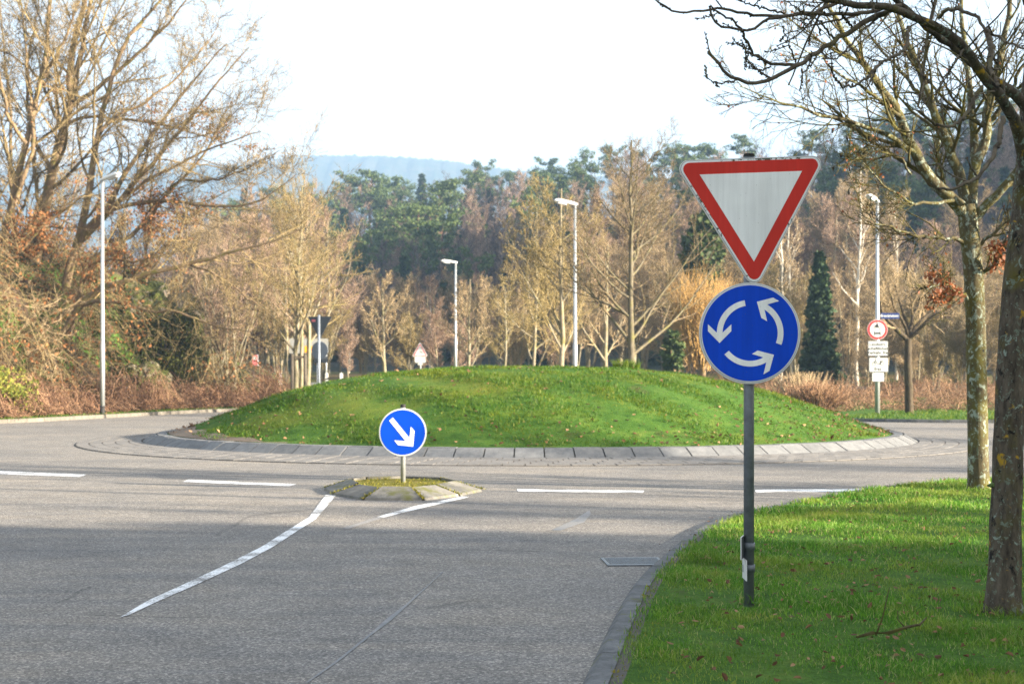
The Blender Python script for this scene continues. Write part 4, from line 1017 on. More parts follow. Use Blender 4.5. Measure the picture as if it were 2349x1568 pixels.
# ---- dark pruned tree at the right
loc = (float((2086 - CX) * 54.5 / FPX), 54.5, 0.05)
rng = np.random.default_rng(31)
lim = [([(2086, 952), (2085, 880), (2083, 800), (2083, 775)], 54.5, 54.5, .17, .13),
       ([(2082, 780), (2060, 758), (2040, 738), (2022, 715), (2018, 690)], 54.5, 53.6, .11, .03), ([(2084, 778), (2081, 745), (2072, 715), (2062, 690), (2052, 650)], 54.5, 55, .09, .03),
       ([(2085, 778), (2090, 745), (2095, 720), (2108, 700), (2118, 660)], 54.5, 55.5, .09, .03), ([(2086, 776), (2110, 755), (2140, 725), (2165, 712), (2190, 700)], 54.5, 54, .10, .03),
       ([(2086, 776), (2104, 740), (2140, 712), (2180, 680)], 54.5, 55.7, .08, .03), ([(2083, 770), (2070, 735), (2050, 705), (2040, 660)], 54.5, 53.6, .07, .03)]
P, Rr = limb_batch(lim, 10, .015, rng); o0 = np.array(loc); P = P - o0
K = grow(P[1:], Rr[1:], rng, 8, .3, 1, 42, 14, .6, .5, 6, .12, .14, .7, .012, .3); K2 = grow(*K, rng, 8, .1, 1, 45, 16, .55, .6, 5, .05, .18, .6, .009, .3); K3_ = grow(*K2, rng, 5, .1, 1, 42, 15, .6, .7, 4, .03, .18, .5, .007, .3)
pr = Proto(tubes([(P[:1], Rr[:1], 12), (P[1:], Rr[1:], 8)]), tubes([(*K, 4), (*K2, 3), (*K3_, 3)]), M['bark_dark'], M['twig_tan'])
plant(pr, 'pruned_tree', loc, 'dark pollarded tree with short thick forked limbs right of the plated lamp post')

# ---- near lichen covered tree at the right edge, limb reaching over the picture
rng = np.random.default_rng(41); D = 8.0
base = W(2303, 1392, D); base[2] = 0.08
trunk = [([(2302, 1412), (2303, 1380), (2305, 1290), (2307, 1180), (2311, 1050), (2318, 900), (2327, 740), (2342, 573), (2358, 420), (2370, 250), (2382, 60), (2392, -160), (2400, -420), (2390, -700)], D, D + .3, .105, .05)]
TP, TR = limb_batch(trunk, 40); TR[0] = np.interp(np.linspace(0, 1, 40), [0, .03, .1, .3, .55, 1], [.118, .096, .089, .083, .074, .035])
TP[0][1:] += rng.normal(size=(39, 3)) * .003
limbs = [([(2350, 420), (2349, 340), (2336, 285), (2309, 242), (2264, 188), (2210, 110), (2149, 57), (2046, 20), (1965, 6), (1862, -8), (1750, -40)], 8.0, 6.9, .035, .011),
         ([(2366, 270), (2345, 238), (2317, 213), (2272, 178), (2215, 135), (2170, 95), (2110, 50), (2060, 5), (2000, -50)], 8.1, 7.4, .034, .011),
         ([(2392, -160), (2300, -190), (2180, -160), (2050, -130), (1900, -90), (1780, -30), (1700, -15)], 8.1, 7.0, .05, .012),
         ([(2380, 20), (2360, 0), (2349, -40), (2300, -120), (2250, -220)], 8.1, 8.6, .04, .015),
         ([(2371, 130), (2430, 40), (2520, -60), (2600, -200)], 8.0, 8.4, .06, .02), ([(2352, 400), (2440, 250), (2560, 150), (2700, 60)], 8.0, 7.4, .06, .02)]
LP, LR = limb_batch(limbs, 24, .006, rng)
cx5 = lambda L: [(1514 + .4097 * x, .4097 * y) for x, y in L]
fine = [cx5([(1300, 52), (1180, 110), (1080, 160), (980, 220), (880, 300), (760, 370), (640, 437), (540, 465), (440, 455), (360, 400), (300, 340), (265, 290)]),
        cx5([(420, 450), (340, 468), (290, 455), (250, 425)]),
        cx5([(770, 362), (650, 365), (590, 342), (520, 298), (485, 225), (440, 140), (330, 72), (270, 30)]),
        cx5([(620, 372), (590, 388), (530, 388), (490, 350), (470, 325)]), cx5([(600, 348), (530, 312), (480, 285), (455, 220)]),
        cx5([(1350, 30), (1150, 72), (980, 85), (820, 70), (700, 82), (600, 115), (500, 170), (400, 165), (320, 148), (290, 110), (278, 40)]),
        cx5([(1000, 12), (860, 75), (700, 88), (560, 95), (420, 62), (330, 42), (200, 72), (90, 72), (0, 20)]),
        cx5([(760, 350), (730, 270), (700, 190), (685, 130)]),
        cx5([(1390, 150), (1388, 240), (1330, 310), (1230, 352), (1190, 410), (1190, 475)]),
        cx5([(1230, 352), (1160, 440), (1090, 482), (1030, 488), (980, 440), (945, 365)]),
        cx5([(1800, 490), (1740, 585), (1700, 670), (1620, 718), (1530, 690), (1450, 620)]),
        cx5([(1560, 100), (1600, 50), (1700, 58), (1780, 100), (1830, 175), (1960, 245), (2038, 268)]),
        cx5([(1830, 175), (1858, 270), (1850, 400), (1900, 480)]),
        cx5([(1920, 660), (1905, 780), (1850, 900), (1780, 1000), (1640, 1060), (1560, 1060)]),
        cx5([(880, 300), (850, 360), (800, 410), (790, 430)]), cx5([(1080, 160), (1000, 60), (1040, 20)]),
        cx5([(1500, 230), (1440, 330), (1480, 440), (1450, 600)]), cx5([(1240, 80), (1140, 170), (1060, 260), (990, 330), (900, 330)]),
        cx5([(700, 82), (560, 40), (460, 10), (380, -30)]), cx5([(1150, 72), (1020, 110), (830, 150), (710, 190)]),
        cx5([(1700, 280), (1660, 330), (1600, 420), (1560, 500)]), cx5([(980, 220), (900, 120), (780, 60), (700, 0)])]
rad = [.020, .006, .012, .006, .006, .015, .013, .006, .013, .010, .015, .014, .022, .018, .006, .008, .008, .009, .007, .008, .008, .008]
FP, FR = limb_batch([(f, 7.35 + .06 * (i % 4), 7.05 - .05 * (i % 5), r * .8, r * .36) for i, (f, r) in enumerate(zip(fine, rad))], 26, .004, rng)
X1 = grow(LP[2:], LR[2:], rng, 9, .15, .98, 45, 12, .42, .35, 14, .01, .05, .6, .0045, .4)
X2 = grow(np.concatenate([FP, X1[0][:, ::1][:, np.linspace(0, 13, 26).astype(int)] * 1.0]), np.concatenate([FR, X1[1][:, np.linspace(0, 13, 26).astype(int)]]), rng, 2, .35, .97, 40, 12, .22, .6, 10, .06, .05, .5, .0035, .3)
X3 = grow(LP[:2], LR[:2], rng, 16, .2, .98, 55, 14, .24, .22, 14, .00, .05, .65, .0045, .4)
SPp = grow(np.concatenate([FP[:, ::2][:, :13], X2[0][:, np.linspace(0, 9, 13).astype(int)]]), np.concatenate([FR[:, ::2][:, :13], X2[1][:, np.linspace(0, 9, 13).astype(int)]]), rng, 11, .15, 1, 50, 14, .0, .8, 2, .02, .05, .15, .0036, 0, .013)
nb = base
tr = tubes([(TP - nb, TR, 20), (LP - nb, LR, 12)]); cr = tubes([(FP - nb, FR, 7), (X1[0] - nb, X1[1], 6), (X2[0] - nb, X2[1], 5), (X3[0] - nb, X3[1], 6), (SPp[0] - nb, SPp[1], 4)])
pr = Proto(tr, cr, M['bark_near'], M['twig_near'])
e = plant(pr, 'lichen_tree', nb, 'nearest tree at the right edge, lichen spotted trunk with a limb arching over the picture')
kp_ = MB(); kp_.tube([np.array(W(2276, 1112, 7.93)) - nb, np.array(W(2266, 1113, 7.90)) - nb], [.016, .006], 8); kp_.build('stub', simple('mossy stub', (0.06, 0.10, 0.02), 0.9), e)

# ---- beech like tree with rusty leaves behind it
rng = np.random.default_rng(51); D = 17.0
nb = W(2245, 1112, D); nb[2] = 0.09
TPa, TRa = limb_batch([([(2246, 1125), (2244, 1090), (2243, 980), (2240, 850), (2237, 700), (2231, 600), (2222, 520), (2219, 470)], D, D, .13, .095)], 24)
TRa[0] = np.interp(np.linspace(0, 1, 24), [0, .05, .15, .8, 1], [.15, .128, .122, .115, .12])
limbs = [([(2220, 500), (2190, 462), (2161, 438), (2120, 389), (2100, 348), (2063, 266), (2038, 221), (2002, 176), (1973, 131), (1940, 90), (1905, 20), (1880, -60)], 17, 16, .085, .012),
         ([(2101, 350), (2063, 324), (1997, 291), (1924, 270), (1870, 258), (1817, 246), (1760, 223), (1694, 197)], 16.7, 15.6, .035, .005),
         ([(2220, 500), (2206, 401), (2169, 328), (2145, 262), (2124, 197), (2100, 143), (2075, 82), (2063, 20), (2040, -80)], 17, 17.2, .075, .014),
         ([(2226, 490), (2231, 401), (2251, 348), (2264, 287), (2272, 225), (2284, 164), (2313, 61), (2320, -20), (2330, -150)], 17, 17.6, .075, .014),
         ([(2234, 505), (2276, 463), (2296, 434), (2349, 377), (2420, 300), (2500, 180)], 17, 16.2, .06, .012),
         ([(2227, 450), (2236, 320), (2225, 205), (2212, 100), (2202, 0), (2190, -140)], 17.1, 18.2, .06, .012),
         ([(2228, 565), (2205, 552), (2178, 541), (2128, 545), (2079, 533), (2006, 512), (1977, 487)], 17, 16.3, .028, .005),
         ([(2243, 565), (2292, 528), (2321, 496), (2370, 450)], 17, 16.6, .026, .006), ([(2236, 640), (2275, 612), (2300, 560), (2360, 520)], 17.1, 16.4, .03, .006),
         ([(2210, 470), (2160, 425), (2150, 380), (2155, 300), (2130, 220)], 16.8, 17.6, .04, .008),
         ([(2229, 690), (2195, 668), (2160, 650), (2130, 660)], 17, 16.4, .02, .004), ([(2188, 460), (2100, 470), (2040, 440), (1990, 380), (1930, 345)], 16.8, 15.9, .022, .004),
         ([(2063, 266), (2000, 215), (1940, 180), (1870, 120), (1800, 95)], 16.5, 15.6, .026, .005), ([(2145, 262), (2090, 190), (2000, 90), (1960, 10)], 17.1, 17.8, .03, .006),
         ([(2264, 287), (2300, 240), (2349, 150), (2400, 40)], 17.4, 17, .035, .008), ([(2090, 400), (2060, 360), (2010, 345), (1950, 370)], 16.6, 15.8, .015, .004)]
LPa, LRa = limb_batch(limbs, 18, .012, rng)
A1 = grow(LPa, LRa, rng, 12, .18, .98, 40, 11, .40, .45, 9, .05, .09, .65, .006, .45); A2 = grow(*A1, rng, 8, .12, 1, 42, 13, .48, .6, 6, .03, .12, .6, .0045, .35)
A3 = grow(*A2, rng, 4, .15, 1, 40, 14, .5, .7, 4, .02, .13, .5, .0034, .3)
def in_px(P, x0, x1, y0, y1):
    q = P[:, -1]; px = CX + FPX * q[:, 0] / q[:, 1]; py = HY - FPX * (q[:, 2] - CAMZ) / q[:, 1]
    return P[(px > x0) & (px < x1) & (py > y0) & (py < y1)]
lowP = grow(LPa[[6, 7, 8, 10]], LRa[[6, 7, 8, 10]], rng, 12, .2, 1, 50, 15, .35, .5, 6, -.05, .12, .6, .004, .3)
lv1 = leaf_mesh(np.concatenate([in_px(lowP[0], 2120, 2225, 600, 760), in_px(lowP[0], 2255, 2349, 560, 760)]) - nb, rng, .065, 520, .8, .05)
allp = np.concatenate([A2[0][:, np.linspace(0, 5, 4).astype(int)], A3[0]]); lv2 = leaf_mesh(allp - nb, rng, .045, 420, .8, .03)
tr = tubes([(TPa - nb, TRa, 18), (LPa - nb, LRa, 9)]); cr = tubes([(A1[0] - nb, A1[1], 5), (A2[0] - nb, A2[1], 4), (A3[0] - nb, A3[1], 3), (lowP[0] - nb, lowP[1], 3)])
pr = Proto(tr, cr, M['bark_beech'], M['twig_beech'], lv1, M['beechleaf'])
e = plant(pr, 'beech_tree', nb, 'upright forked tree with smooth green grey trunk and rusty leaves, just behind the nearest tree')
lv2.materials.append(M['beechleaf']); o = bpy.data.objects.new('scattered_leaves', lv2); COL.objects.link(o); o.parent = e
# little round seed balls hanging in the twigs
ids = rng.integers(len(A3[0]), size=60)
for i in ids:
    q = A3[0][i, -1] - nb; px = CX + FPX * (q[0] + nb[0]) / (q[1] + nb[1])
    if px < 2060: MB().tube([q, q + np.array([.004, 0, -.03]), q + np.array([.004, 0, -.06])], [.006, .017, .005], 6).build('seed_ball', M['black'], e)

# ---- old oaks on the left bank, limbs traced
def oak(limbs, label, seed, name='oak_tree', leaves=900, n1=12, n2=9, n3=7, leafbox=None, cm='twig_oak', tm='bark_oak'):
    rng = np.random.default_rng(seed); P, Rr = limb_batch(limbs, 18, .03, rng); Rr = Rr * .92; b = P[0, 0].copy()
    B1 = grow(P, Rr, rng, n1, .2, .98, 42, 13, .40, .42, 9, .05, .12, .7, .013, .45); B2 = grow(*B1, rng, n2, .12, 1, 42, 14, .45, .6, 6, .05, .15, .6, .010, .35); B3 = grow(*B2, rng, n3, .12, 1, 40, 15, .55, .7, 4, .04, .16, .5, .008, .3); B4 = grow(*B3, rng, 1 if n1 > 9 else 0, .2, 1, 38, 15, .6, .8, 3, .03, .15, .4, .0065, .3)
    src = B3[0] if leafbox is None else in_px(B3[0], *leafbox)
    if leafbox is not None and len(src) < 60: src = B3[0][np.argsort(B3[0][:, -1, 2])[:len(B3[0]) // 6]]
    lv = leaf_mesh(src - b, rng, .14, leaves, .6, .1) if leaves else None
    pr = Proto(tubes([(P - b, Rr, 9)]), tubes([(B1[0] - b, B1[1], 5), (B2[0] - b, B2[1], 3), (B3[0] - b, B3[1], 3)] + ([(B4[0] - b, B4[1], 3)] if n1 > 9 else [])), M[tm], M[cm], lv, M['oakleaf'])
    return plant(pr, name, b, label, 'tree', 'old bare oaks on the left bank')
oak([([(70, 720), (82, 600), (90, 524), (119, 389), (143, 307), (168, 225), (160, 172), (164, 102), (192, 33), (200, -60), (210, -200)], 62, 62, .30, .08),
     ([(165, 232), (176, 164), (200, 41), (215, -50), (235, -180)], 62, 63, .16, .04), ([(168, 240), (225, 205), (262, 172), (320, 120), (400, 40), (450, -40)], 62, 60, .12, .03),
     ([(150, 290), (200, 262), (262, 273), (330, 275), (430, 300), (520, 330)], 62, 60.5, .09, .02), ([(119, 389), (80, 330), (60, 220), (65, 120), (90, 0)], 62, 63.5, .12, .03),
     ([(143, 307), (120, 250), (95, 180), (30, 130), (-40, 90)], 62, 61, .10, .03), ([(160, 172), (120, 130), (100, 60), (60, -30)], 62, 63, .08, .02)],
    'tall oak on the left bank, thick pale trunk rising nearest the lamp post', 61, leafbox=(-50, 330, 450, 900))
oak([([(150, 660), (165, 600), (190, 520), (205, 422), (225, 303), (254, 184), (287, 94), (319, 53), (369, 4), (410, -60)], 60, 60.5, .22, .04),
     ([(180, 560), (246, 471), (283, 410), (319, 352), (360, 295), (410, 229), (470, 150), (520, 100)], 60, 58.5, .15, .025),
     ([(182, 556), (240, 500), (295, 434), (348, 381), (389, 328), (442, 266), (483, 205), (528, 156), (573, 110)], 60, 58, .15, .02),
     ([(185, 545), (229, 491), (328, 418), (389, 389), (430, 364), (520, 325), (600, 300)], 60, 57.5, .12, .02),
     ([(190, 530), (246, 483), (311, 463), (369, 459), (430, 467), (471, 471), (532, 477), (594, 463), (642, 434), (680, 400)], 60, 57, .13, .02),
     ([(200, 600), (287, 553), (348, 491), (381, 450), (414, 410), (450, 377), (483, 332), (512, 283), (560, 240)], 60, 58, .13, .02),
     ([(225, 303), (270, 262), (340, 230), (400, 185), (460, 120), (500, 60)], 60, 61, .09, .02), ([(414, 412), (455, 418), (520, 408), (580, 380), (640, 345)], 58.6, 57.5, .07, .015)],
    'spreading oak on the left bank with limbs fanning out over the sky to the right', 62, leafbox=(100, 420, 430, 900))
oak([([(130, 780), (170, 720), (211, 666), (263, 652), (316, 635), (362, 624), (421, 607), (492, 589), (642, 551), (700, 520)], 58, 55.5, .17, .02),
     ([(120, 740), (150, 712), (176, 705), (218, 691), (292, 696), (351, 719), (397, 709), (439, 726), (492, 751), (576, 761)], 58, 55.5, .12, .02),
     ([(421, 607), (470, 615), (540, 660), (600, 705), (640, 740)], 57, 55.8, .06, .015), ([(170, 720), (190, 620), (240, 590), (330, 600), (420, 570)], 58, 57, .10, .02)],
    'oak with low horizontal limbs reaching right across the lamp post', 63, leafbox=(100, 340, 560, 800), leaves=700)
oak([([(-40, 780), (-20, 700), (0, 600), (30, 450), (60, 330), (95, 190), (110, 60), (120, -100)], 59, 60, .24, .05), ([(0, 600), (-20, 450), (-60, 300), (-70, 150)], 59, 58, .15, .04),
     ([(18, 500), (60, 400), (80, 330), (70, 220), (60, 100), (40, -40)], 59, 60, .12, .03), ([(60, 330), (20, 270), (0, 180), (-30, 60)], 59, 58, .10, .03),
     ([(100, 180), (150, 90), (180, 0)], 59.6, 59, .08, .03), ([(-10, 640), (60, 560), (120, 500), (180, 450)], 59, 58, .08, .02)],
    'oak at the very left edge, trunk partly outside the picture', 64, leafbox=(-80, 170, 480, 900), leaves=900)
oak([([(20, 760), (25, 690), (28, 640), (35, 560), (30, 470), (20, 380), (30, 280), (10, 160), (0, 0)], 66, 66, .16, .03), ([(45, 770), (48, 690), (55, 600), (75, 500), (110, 420), (130, 330), (125, 210)], 66, 67, .14, .03),
     ([(110, 790), (115, 700), (105, 620), (130, 540), (160, 480), (180, 400)], 67, 66, .12, .03), ([(55, 600), (10, 520), (-30, 420), (-40, 300)], 66, 65, .08, .02)],
    'twin stemmed younger oak deeper in the left thicket', 65, leaves=1300, leafbox=(-80, 250, 400, 900))
oak([([(330, 760), (340, 690), (330, 600), (350, 500), (345, 430)], 70, 70, .13, .03), ([(335, 640), (380, 570), (420, 520), (450, 470)], 70, 69, .08, .02), ([(338, 690), (290, 600), (270, 520)], 70, 71, .08, .02), ([(250, 700), (240, 600), (260, 520), (255, 470)], 71, 71, .1, .02)],
    'small oak still hung with brown leaves, behind the lamp post on the bank', 66, leaves=3200)
oak([([(-60, 880), (-30, 830), (10, 790), (60, 770), (110, 800), (140, 850)], 53, 52, .05, .012), ([(-50, 820), (20, 760), (70, 760), (120, 740), (150, 690)], 54, 53, .05, .012), ([(-60, 700), (0, 690), (60, 700), (100, 760), (110, 830)], 53.5, 52.5, .045, .012)],
    'low tangle of drooping pale branches at the left edge above the brambles', 67, leaves=0, n1=8, n2=6, n3=4, cm='twig_tan', name='drooping_shrub')

# ---- coppiced hazel clump of pale rods
rng = np.random.default_rng(71); loc = np.array(at(517, 66)); loc[2] = 0.25; Ps = []
for i in range(20):
    pt = rng.uniform(430, 620); b0 = 517 + rng.uniform(-26, 26); tp = rng.uniform(560, 720); mid = b0 + (pt - b0) * .35
    Ps.append(([(b0, 900), (mid, 800), (b0 + (pt - b0) * .72, 700), (pt, tp)], 66 + rng.uniform(-.4, .4), 66 + rng.uniform(-1.5, 1.5), rng.uniform(.035, .065), .015))
P, Rr = limb_batch(Ps, 12, .02, rng); C1 = grow(P, Rr, rng, 10, .35, 1, 30, 10, .25, .4, 6, .08, .1, .6, .012, .3); C2 = grow(*C1, rng, 6, .1, 1, 35, 12, .5, .7, 4, .05, .12, .5, .009, .3)
plant(Proto(tubes([(P - loc, Rr, 6)]), tubes([(C1[0] - loc, C1[1], 3), (C2[0] - loc, C2[1], 3)]), M['bark_lime'], M['twig_rose']), 'hazel_clump', loc, 'clump of many thin pale rods fanning up from the end of the bank', 'shrub')

# ---- belt of bare trees beyond the roundabout
BT = [belt_tree(81, 10, .11, 1, M['twig_rose'], M['bark_lime'], 1.2), belt_tree(82, 10, .08, 4, M['twig_tan'], M['bark_lime']), belt_tree(83, 10, .09, 3, M['twig_rose'], M['bark_lime'], 1.3),
      belt_tree(84, 10, .12, 1, M['twig_tan'], M['bark_lime'], spread=.42), belt_tree(85, 10, .10, 2, M['twig_grey'], M['bark_oak']), belt_tree(86, 10, .07, 6, M['twig_lime'], M['bark_lime'], .7)]
rng = np.random.default_rng(90)
def belt(px, d, top, kind, label=None, sx=1.0, name='bare_tree', grp='bare trees of the belt beyond the roundabout', zb=None):
    loc = at(px, d); h = max(1.5, hgt(top, d, loc))
    return plant(BT[kind], name, loc, label, 'tree', grp, rng.uniform(0, 6.28), h / 10, sx)
WALL = 'bare brown winter tree in the dense tree belt behind the roundabout'
for i, px in enumerate(np.arange(395, 2500, 33)):
    px = px + rng.uniform(-14, 14)
    top = np.interp(px, [380, 480, 560, 640, 720, 780, 850, 920, 980, 1060, 1120, 1200, 1290, 1380, 1500, 1600, 1750, 1900, 2000, 2150, 2349, 2500], [560, 515, 500, 490, 540, 650, 640, 625, 650, 640, 625, 610, 505, 430, 410, 470, 470, 450, 480, 490, 500, 480]) + rng.uniform(-12, 30)
    d = rng.uniform(104, 128) if px < 700 or px > 1250 else rng.uniform(112, 132)
    belt(px, d, top, int(rng.choice([0, 2, 0, 2, 3, 4])), WALL, rng.uniform(.9, 1.2))
for i, px in enumerate(np.arange(430, 2480, 52)):
    px = px + rng.uniform(-18, 18)
    top = np.interp(px, [430, 560, 640, 760, 850, 1000, 1120, 1250, 1330, 1500, 1700, 1900, 2349], [600, 590, 600, 700, 700, 700, 690, 660, 600, 560, 600, 620, 600]) + rng.uniform(-25, 30)
    belt(px, rng.uniform(88, 102), top, int(rng.choice([1, 3, 5, 1, 0])), 'low bushy bare tree along the front of the tree belt behind the roundabout', rng.uniform(1.0, 1.4), 'bare_tree', 'low bushy trees along the front of the belt')
for i, px in enumerate(np.arange(1900, 2480, 42)):
    belt(px + rng.uniform(-10, 10), rng.uniform(74, 86), rng.uniform(640, 740), int(rng.choice([1, 5, 3])), 'tan bush tree beyond the right hand verge', rng.uniform(1.1, 1.5), 'bush_tree', 'tan bush trees beyond the right verge')
belt(622, 95, 425, 0, 'tall rosy brown tree behind the staked tree, its top level with the blue hill', 1.3, grp=None)
belt(745, 100, 470, 2, 'rosy brown tree rising behind the far triangle sign', 1.3, grp=None)
# birches
def birch(px, d, top, seed, label, r=.10):
    loc = at(px, d); h = hgt(top, d, loc); pr = street_tree(seed, h, r, .35, 16, .26, M['twig_tan'], M['bark_birch'], 8, 6, 3, 0, 38, .10, .013)
    plant(pr, 'birch_tree', loc, label, 'tree', 'white stemmed birches')
birch(1968, 88, 385, 101, 'white stemmed birch standing left of the plated lamp post', .12)
birch(1788, 92, 440, 102, 'left one of two thin white stemmed birches right of the triangle sign'); birch(1815, 96, 450, 103, 'right one of two thin white stemmed birches right of the triangle sign')
birch(985, 118, 655, 104, 'pale stemmed birch in the tree belt over the mound'); birch(800, 122, 690, 105, 'pale forked birch right of the far sign backs', .09)
birch(2055, 100, 445, 106, 'pale stemmed tree behind the dark pollarded tree')
# orange willow: crowd of upright rods
rng = np.random.default_rng(111); loc = np.array(at(1612, 78)); k = 7; Ps = []; Rs = []
for i in range(420):
    a = rng.uniform(0, 6.28); q = rng.uniform(0, 1) ** .5; z0 = rng.uniform(1.2, 3.6); ht = hgt(622, 78, loc) * rng.uniform(.72, 1.0) - .9 * q * q; z = np.linspace(z0, max(ht, z0 + 1), k); rr_ = 2.05 * q
    Ps.append(np.stack([np.cos(a) * rr_ * (z / ht) ** .6 + rng.normal(0, .04, k), np.sin(a) * rr_ * (z / ht) ** .6 + rng.normal(0, .04, k), z], 1)); Rs.append(np.linspace(.022, .009, k))
P, Rr = np.array(Ps), np.array(Rs); C1 = grow(P, Rr, rng, 7, .3, 1, 22, 8, .32, .7, 4, .12, .06, .5, .009, .3)
tk = np.stack([np.zeros(5), np.zeros(5), np.linspace(-.2, 2.5, 5)], 1)[None]; tl = grow(tk, np.full((1, 5), .18), rng, 12, .5, 1, 45, 8, .8, .4, 6, .1, .08, .6, .03, .1)
plant(Proto(tubes([(tk, np.full((1, 5), .18), 8), (*tl, 5)]), tubes([(P, Rr, 3), (*C1, 3)]), M['bark_oak'], M['twig_willow']), 'willow_tree', loc, 'glowing orange willow of upright twigs behind the left edge of the blue disc')
# dark rounded evergreen above the willow, dark spruces right of the disc
def bushy(px, d, top, wpx, seed, label, mat='evergreen', zlow=.25, n=130, per=60, name='evergreen_tree', size=.22):
    rng = np.random.default_rng(seed); loc = np.array(at(px, d)); h = hgt(top, d, loc); w = wpx * d / FPX / 2
    k = 6; P = np.stack([np.zeros(k), np.zeros(k), np.linspace(-.3, h * .9, k)], 1)[None]; Rr = np.linspace(.2, .04, k)[None]
    dd = norm(rng.normal(size=(n, 3))) * rng.uniform(.45, 1, (n, 1)); C = dd * np.array([w * .8, w * .8, h * (1 - zlow) / 2 * .88]) + np.array([0, 0, h * (1 + zlow) / 2])
    V, Q = tuft_faces(C, rng.uniform(.35, .7, n) * w * .6, per, rng, size, .8); L1 = grow(P, Rr, rng, 20, .25, .97, 60, 10, .35, .4, 4, .05, .1, .6, .03, .4)
    plant(Proto(tubes([(P, Rr, 7), (*L1, 4)]), mesh_np(V, quads=Q), M['bark_oak'], M[mat]), name, loc, label)
bushy(1612, 90, 470, 105, 121, 'dark round evergreen tree showing left of the triangle sign tip', zlow=.45)
loc = at(1880, 80); plant(spruce(122, hgt(575, 80, loc), .15), 'spruce_tree', loc, 'dark narrow spruce standing right of the blue disc', 'tree')
loc = at(1795, 110); plant(spruce(123, hgt(600, 110, loc), .14), 'spruce_tree', loc, 'shadowy spruce half hidden behind the right edge of the blue disc', 'tree')
bushy(1545, 74, 745, 60, 124, 'low dark bush at the left edge of the blue disc', zlow=.05, n=50, per=50, name='evergreen_bush', size=.13)

# ---- pines and other trees of the wooded hill
PN = [pine(131, 19), pine(132, 20, 30), pine(133, 18, 22), pine(134, 19, 32)]; SPR = [spruce(135, 18, .15, 20, 10, 12, .4), spruce(136, 18, .18, 18, 10, 12, .42)]
HB = [belt_tree(137, 16, .16, 1, M['twig_rose'], M['bark_oak'], 1, .035, 8, 7, 0), belt_tree(138, 16, .15, 1, M['twig_grey'], M['bark_oak'], 1, .035, 8, 7, 0, .42)]
rng = np.random.default_rng(140)
def hill_at(px, d): x = (px - CX) * d / FPX; return (x, d, float(H(x, d)) - .6)
for i, px in enumerate(np.arange(505, 2400, 33)):
    px = px + rng.uniform(-12, 12); d = float(ridge_d(px)) + rng.uniform(-18, 6); r = rng.random(); loc = hill_at(px, d); h = hgt(np.interp(px, SKX, SKY_) + rng.uniform(-16, 26), d, loc)
    if r < .52: plant(PN[rng.integers(4)], 'pine_tree', loc, 'tall dark green pine standing on the skyline of the wooded hill', 'tree', 'pines on the hill skyline', rng.uniform(0, 6.28), h / 19, rng.uniform(.85, 1.15))
    elif r < .60: plant(SPR[rng.integers(2)], 'spruce_tree', loc, 'pointed dark spruce on the skyline of the wooded hill', 'tree', 'spruces on the hill skyline', rng.uniform(0, 6.28), h / 18)
    else: plant(HB[rng.integers(2)], 'bare_tree', loc, 'bare brownish tree among the pines on the hill skyline', 'tree', 'bare trees on the hill skyline', rng.uniform(0, 6.28), h / 16, 1.1)
# sunlit pines in the middle of the slope
for px, top, d in ((920, 500, 235), (965, 470, 245), (990, 480, 250), (1015, 440, 262), (905, 545, 225), (850, 400, 300), (800, 420, 310), (1085, 400, 300), (1275, 430, 270), (1240, 400, 300), (1330, 385, 290), (560, 480, 290), (1600, 470, 200), (1640, 400, 260), (1560, 440, 240), (2010, 400, 210), (1935, 350, 240), (2120, 420, 190)):
    loc = hill_at(px, d); h = hgt(top, d, loc); h = min(h, 26)
    plant(PN[rng.integers(4)], 'pine_tree', loc, 'lighter green pine part way up the slope of the wooded hill', 'tree', 'pines on the hill slope', rng.uniform(0, 6.28), max(h, 10) / 19, 1.25)
# the rest of the hillside wood reads as one mass
def mesh_arrays(me):
    V = np.empty(len(me.vertices) * 3, np.float32); me.vertices.foreach_get('co', V); Q = np.empty(len(me.loops), np.int32); me.loops.foreach_get('vertex_index', Q)
    return V.reshape(-1, 3), Q.reshape(-1, 4)
def mass(name, protos, n, dr, pxr, hr, label, seed, shade=None, cat='woodland'):
    rng = np.random.default_rng(seed); tr, cr = ([], [], 0), ([], [], 0); tr = [[], [], 0]; cr = [[], [], 0]
    for i in range(n):
        px = rng.uniform(*pxr); D = float(ridge_d(px)); d = D - 30 - (D - 30 - dr) * rng.random() ** .8; loc = np.array(hill_at(px, d)); p = protos[rng.integers(len(protos))]; s = rng.uniform(*hr); a = rng.uniform(0, 6.28); c, sn = math.cos(a), math.sin(a); Rm = np.array([[c, -sn, 0], [sn, c, 0], [0, 0, 1]])
        for acc, me in ((tr, p.trunk), (cr, p.crown)):
            V, Q = CACHE.setdefault(me.name, mesh_arrays(me)); acc[0].append(V @ Rm.T * s + loc); acc[1].append(Q + acc[2]); acc[2] += len(V)
    e = empty(name, (0, 0, 0), label, cat); e['kind'] = 'stuff'
    put('trunks', mesh_np(np.concatenate(tr[0]), quads=np.concatenate(tr[1])), protos[0].trunk.materials[0], e)['kind'] = 'stuff'; put('crowns', mesh_np(np.concatenate(cr[0]), quads=np.concatenate(cr[1])), protos[0].crown.materials[0], e)['kind'] = 'stuff'
CACHE = {}
pl = [pine(151, 19, 20, 44, .32), pine(152, 18, 18, 44, .32)]; sl = [spruce(153, 17, .17, 13, 8, 8, .6), spruce(154, 16, .2, 12, 8, 8, .6)]; hl_ = [belt_tree(155, 15, .15, 1, M['twig_grey'], M['bark_oak'], 1, .06, 7, 5, 0, .42)]
mass('pine_wood', pl, 105, 190, (480, 2500), (.62, .9), 'mass of pines covering the slope of the wooded hill', 1)
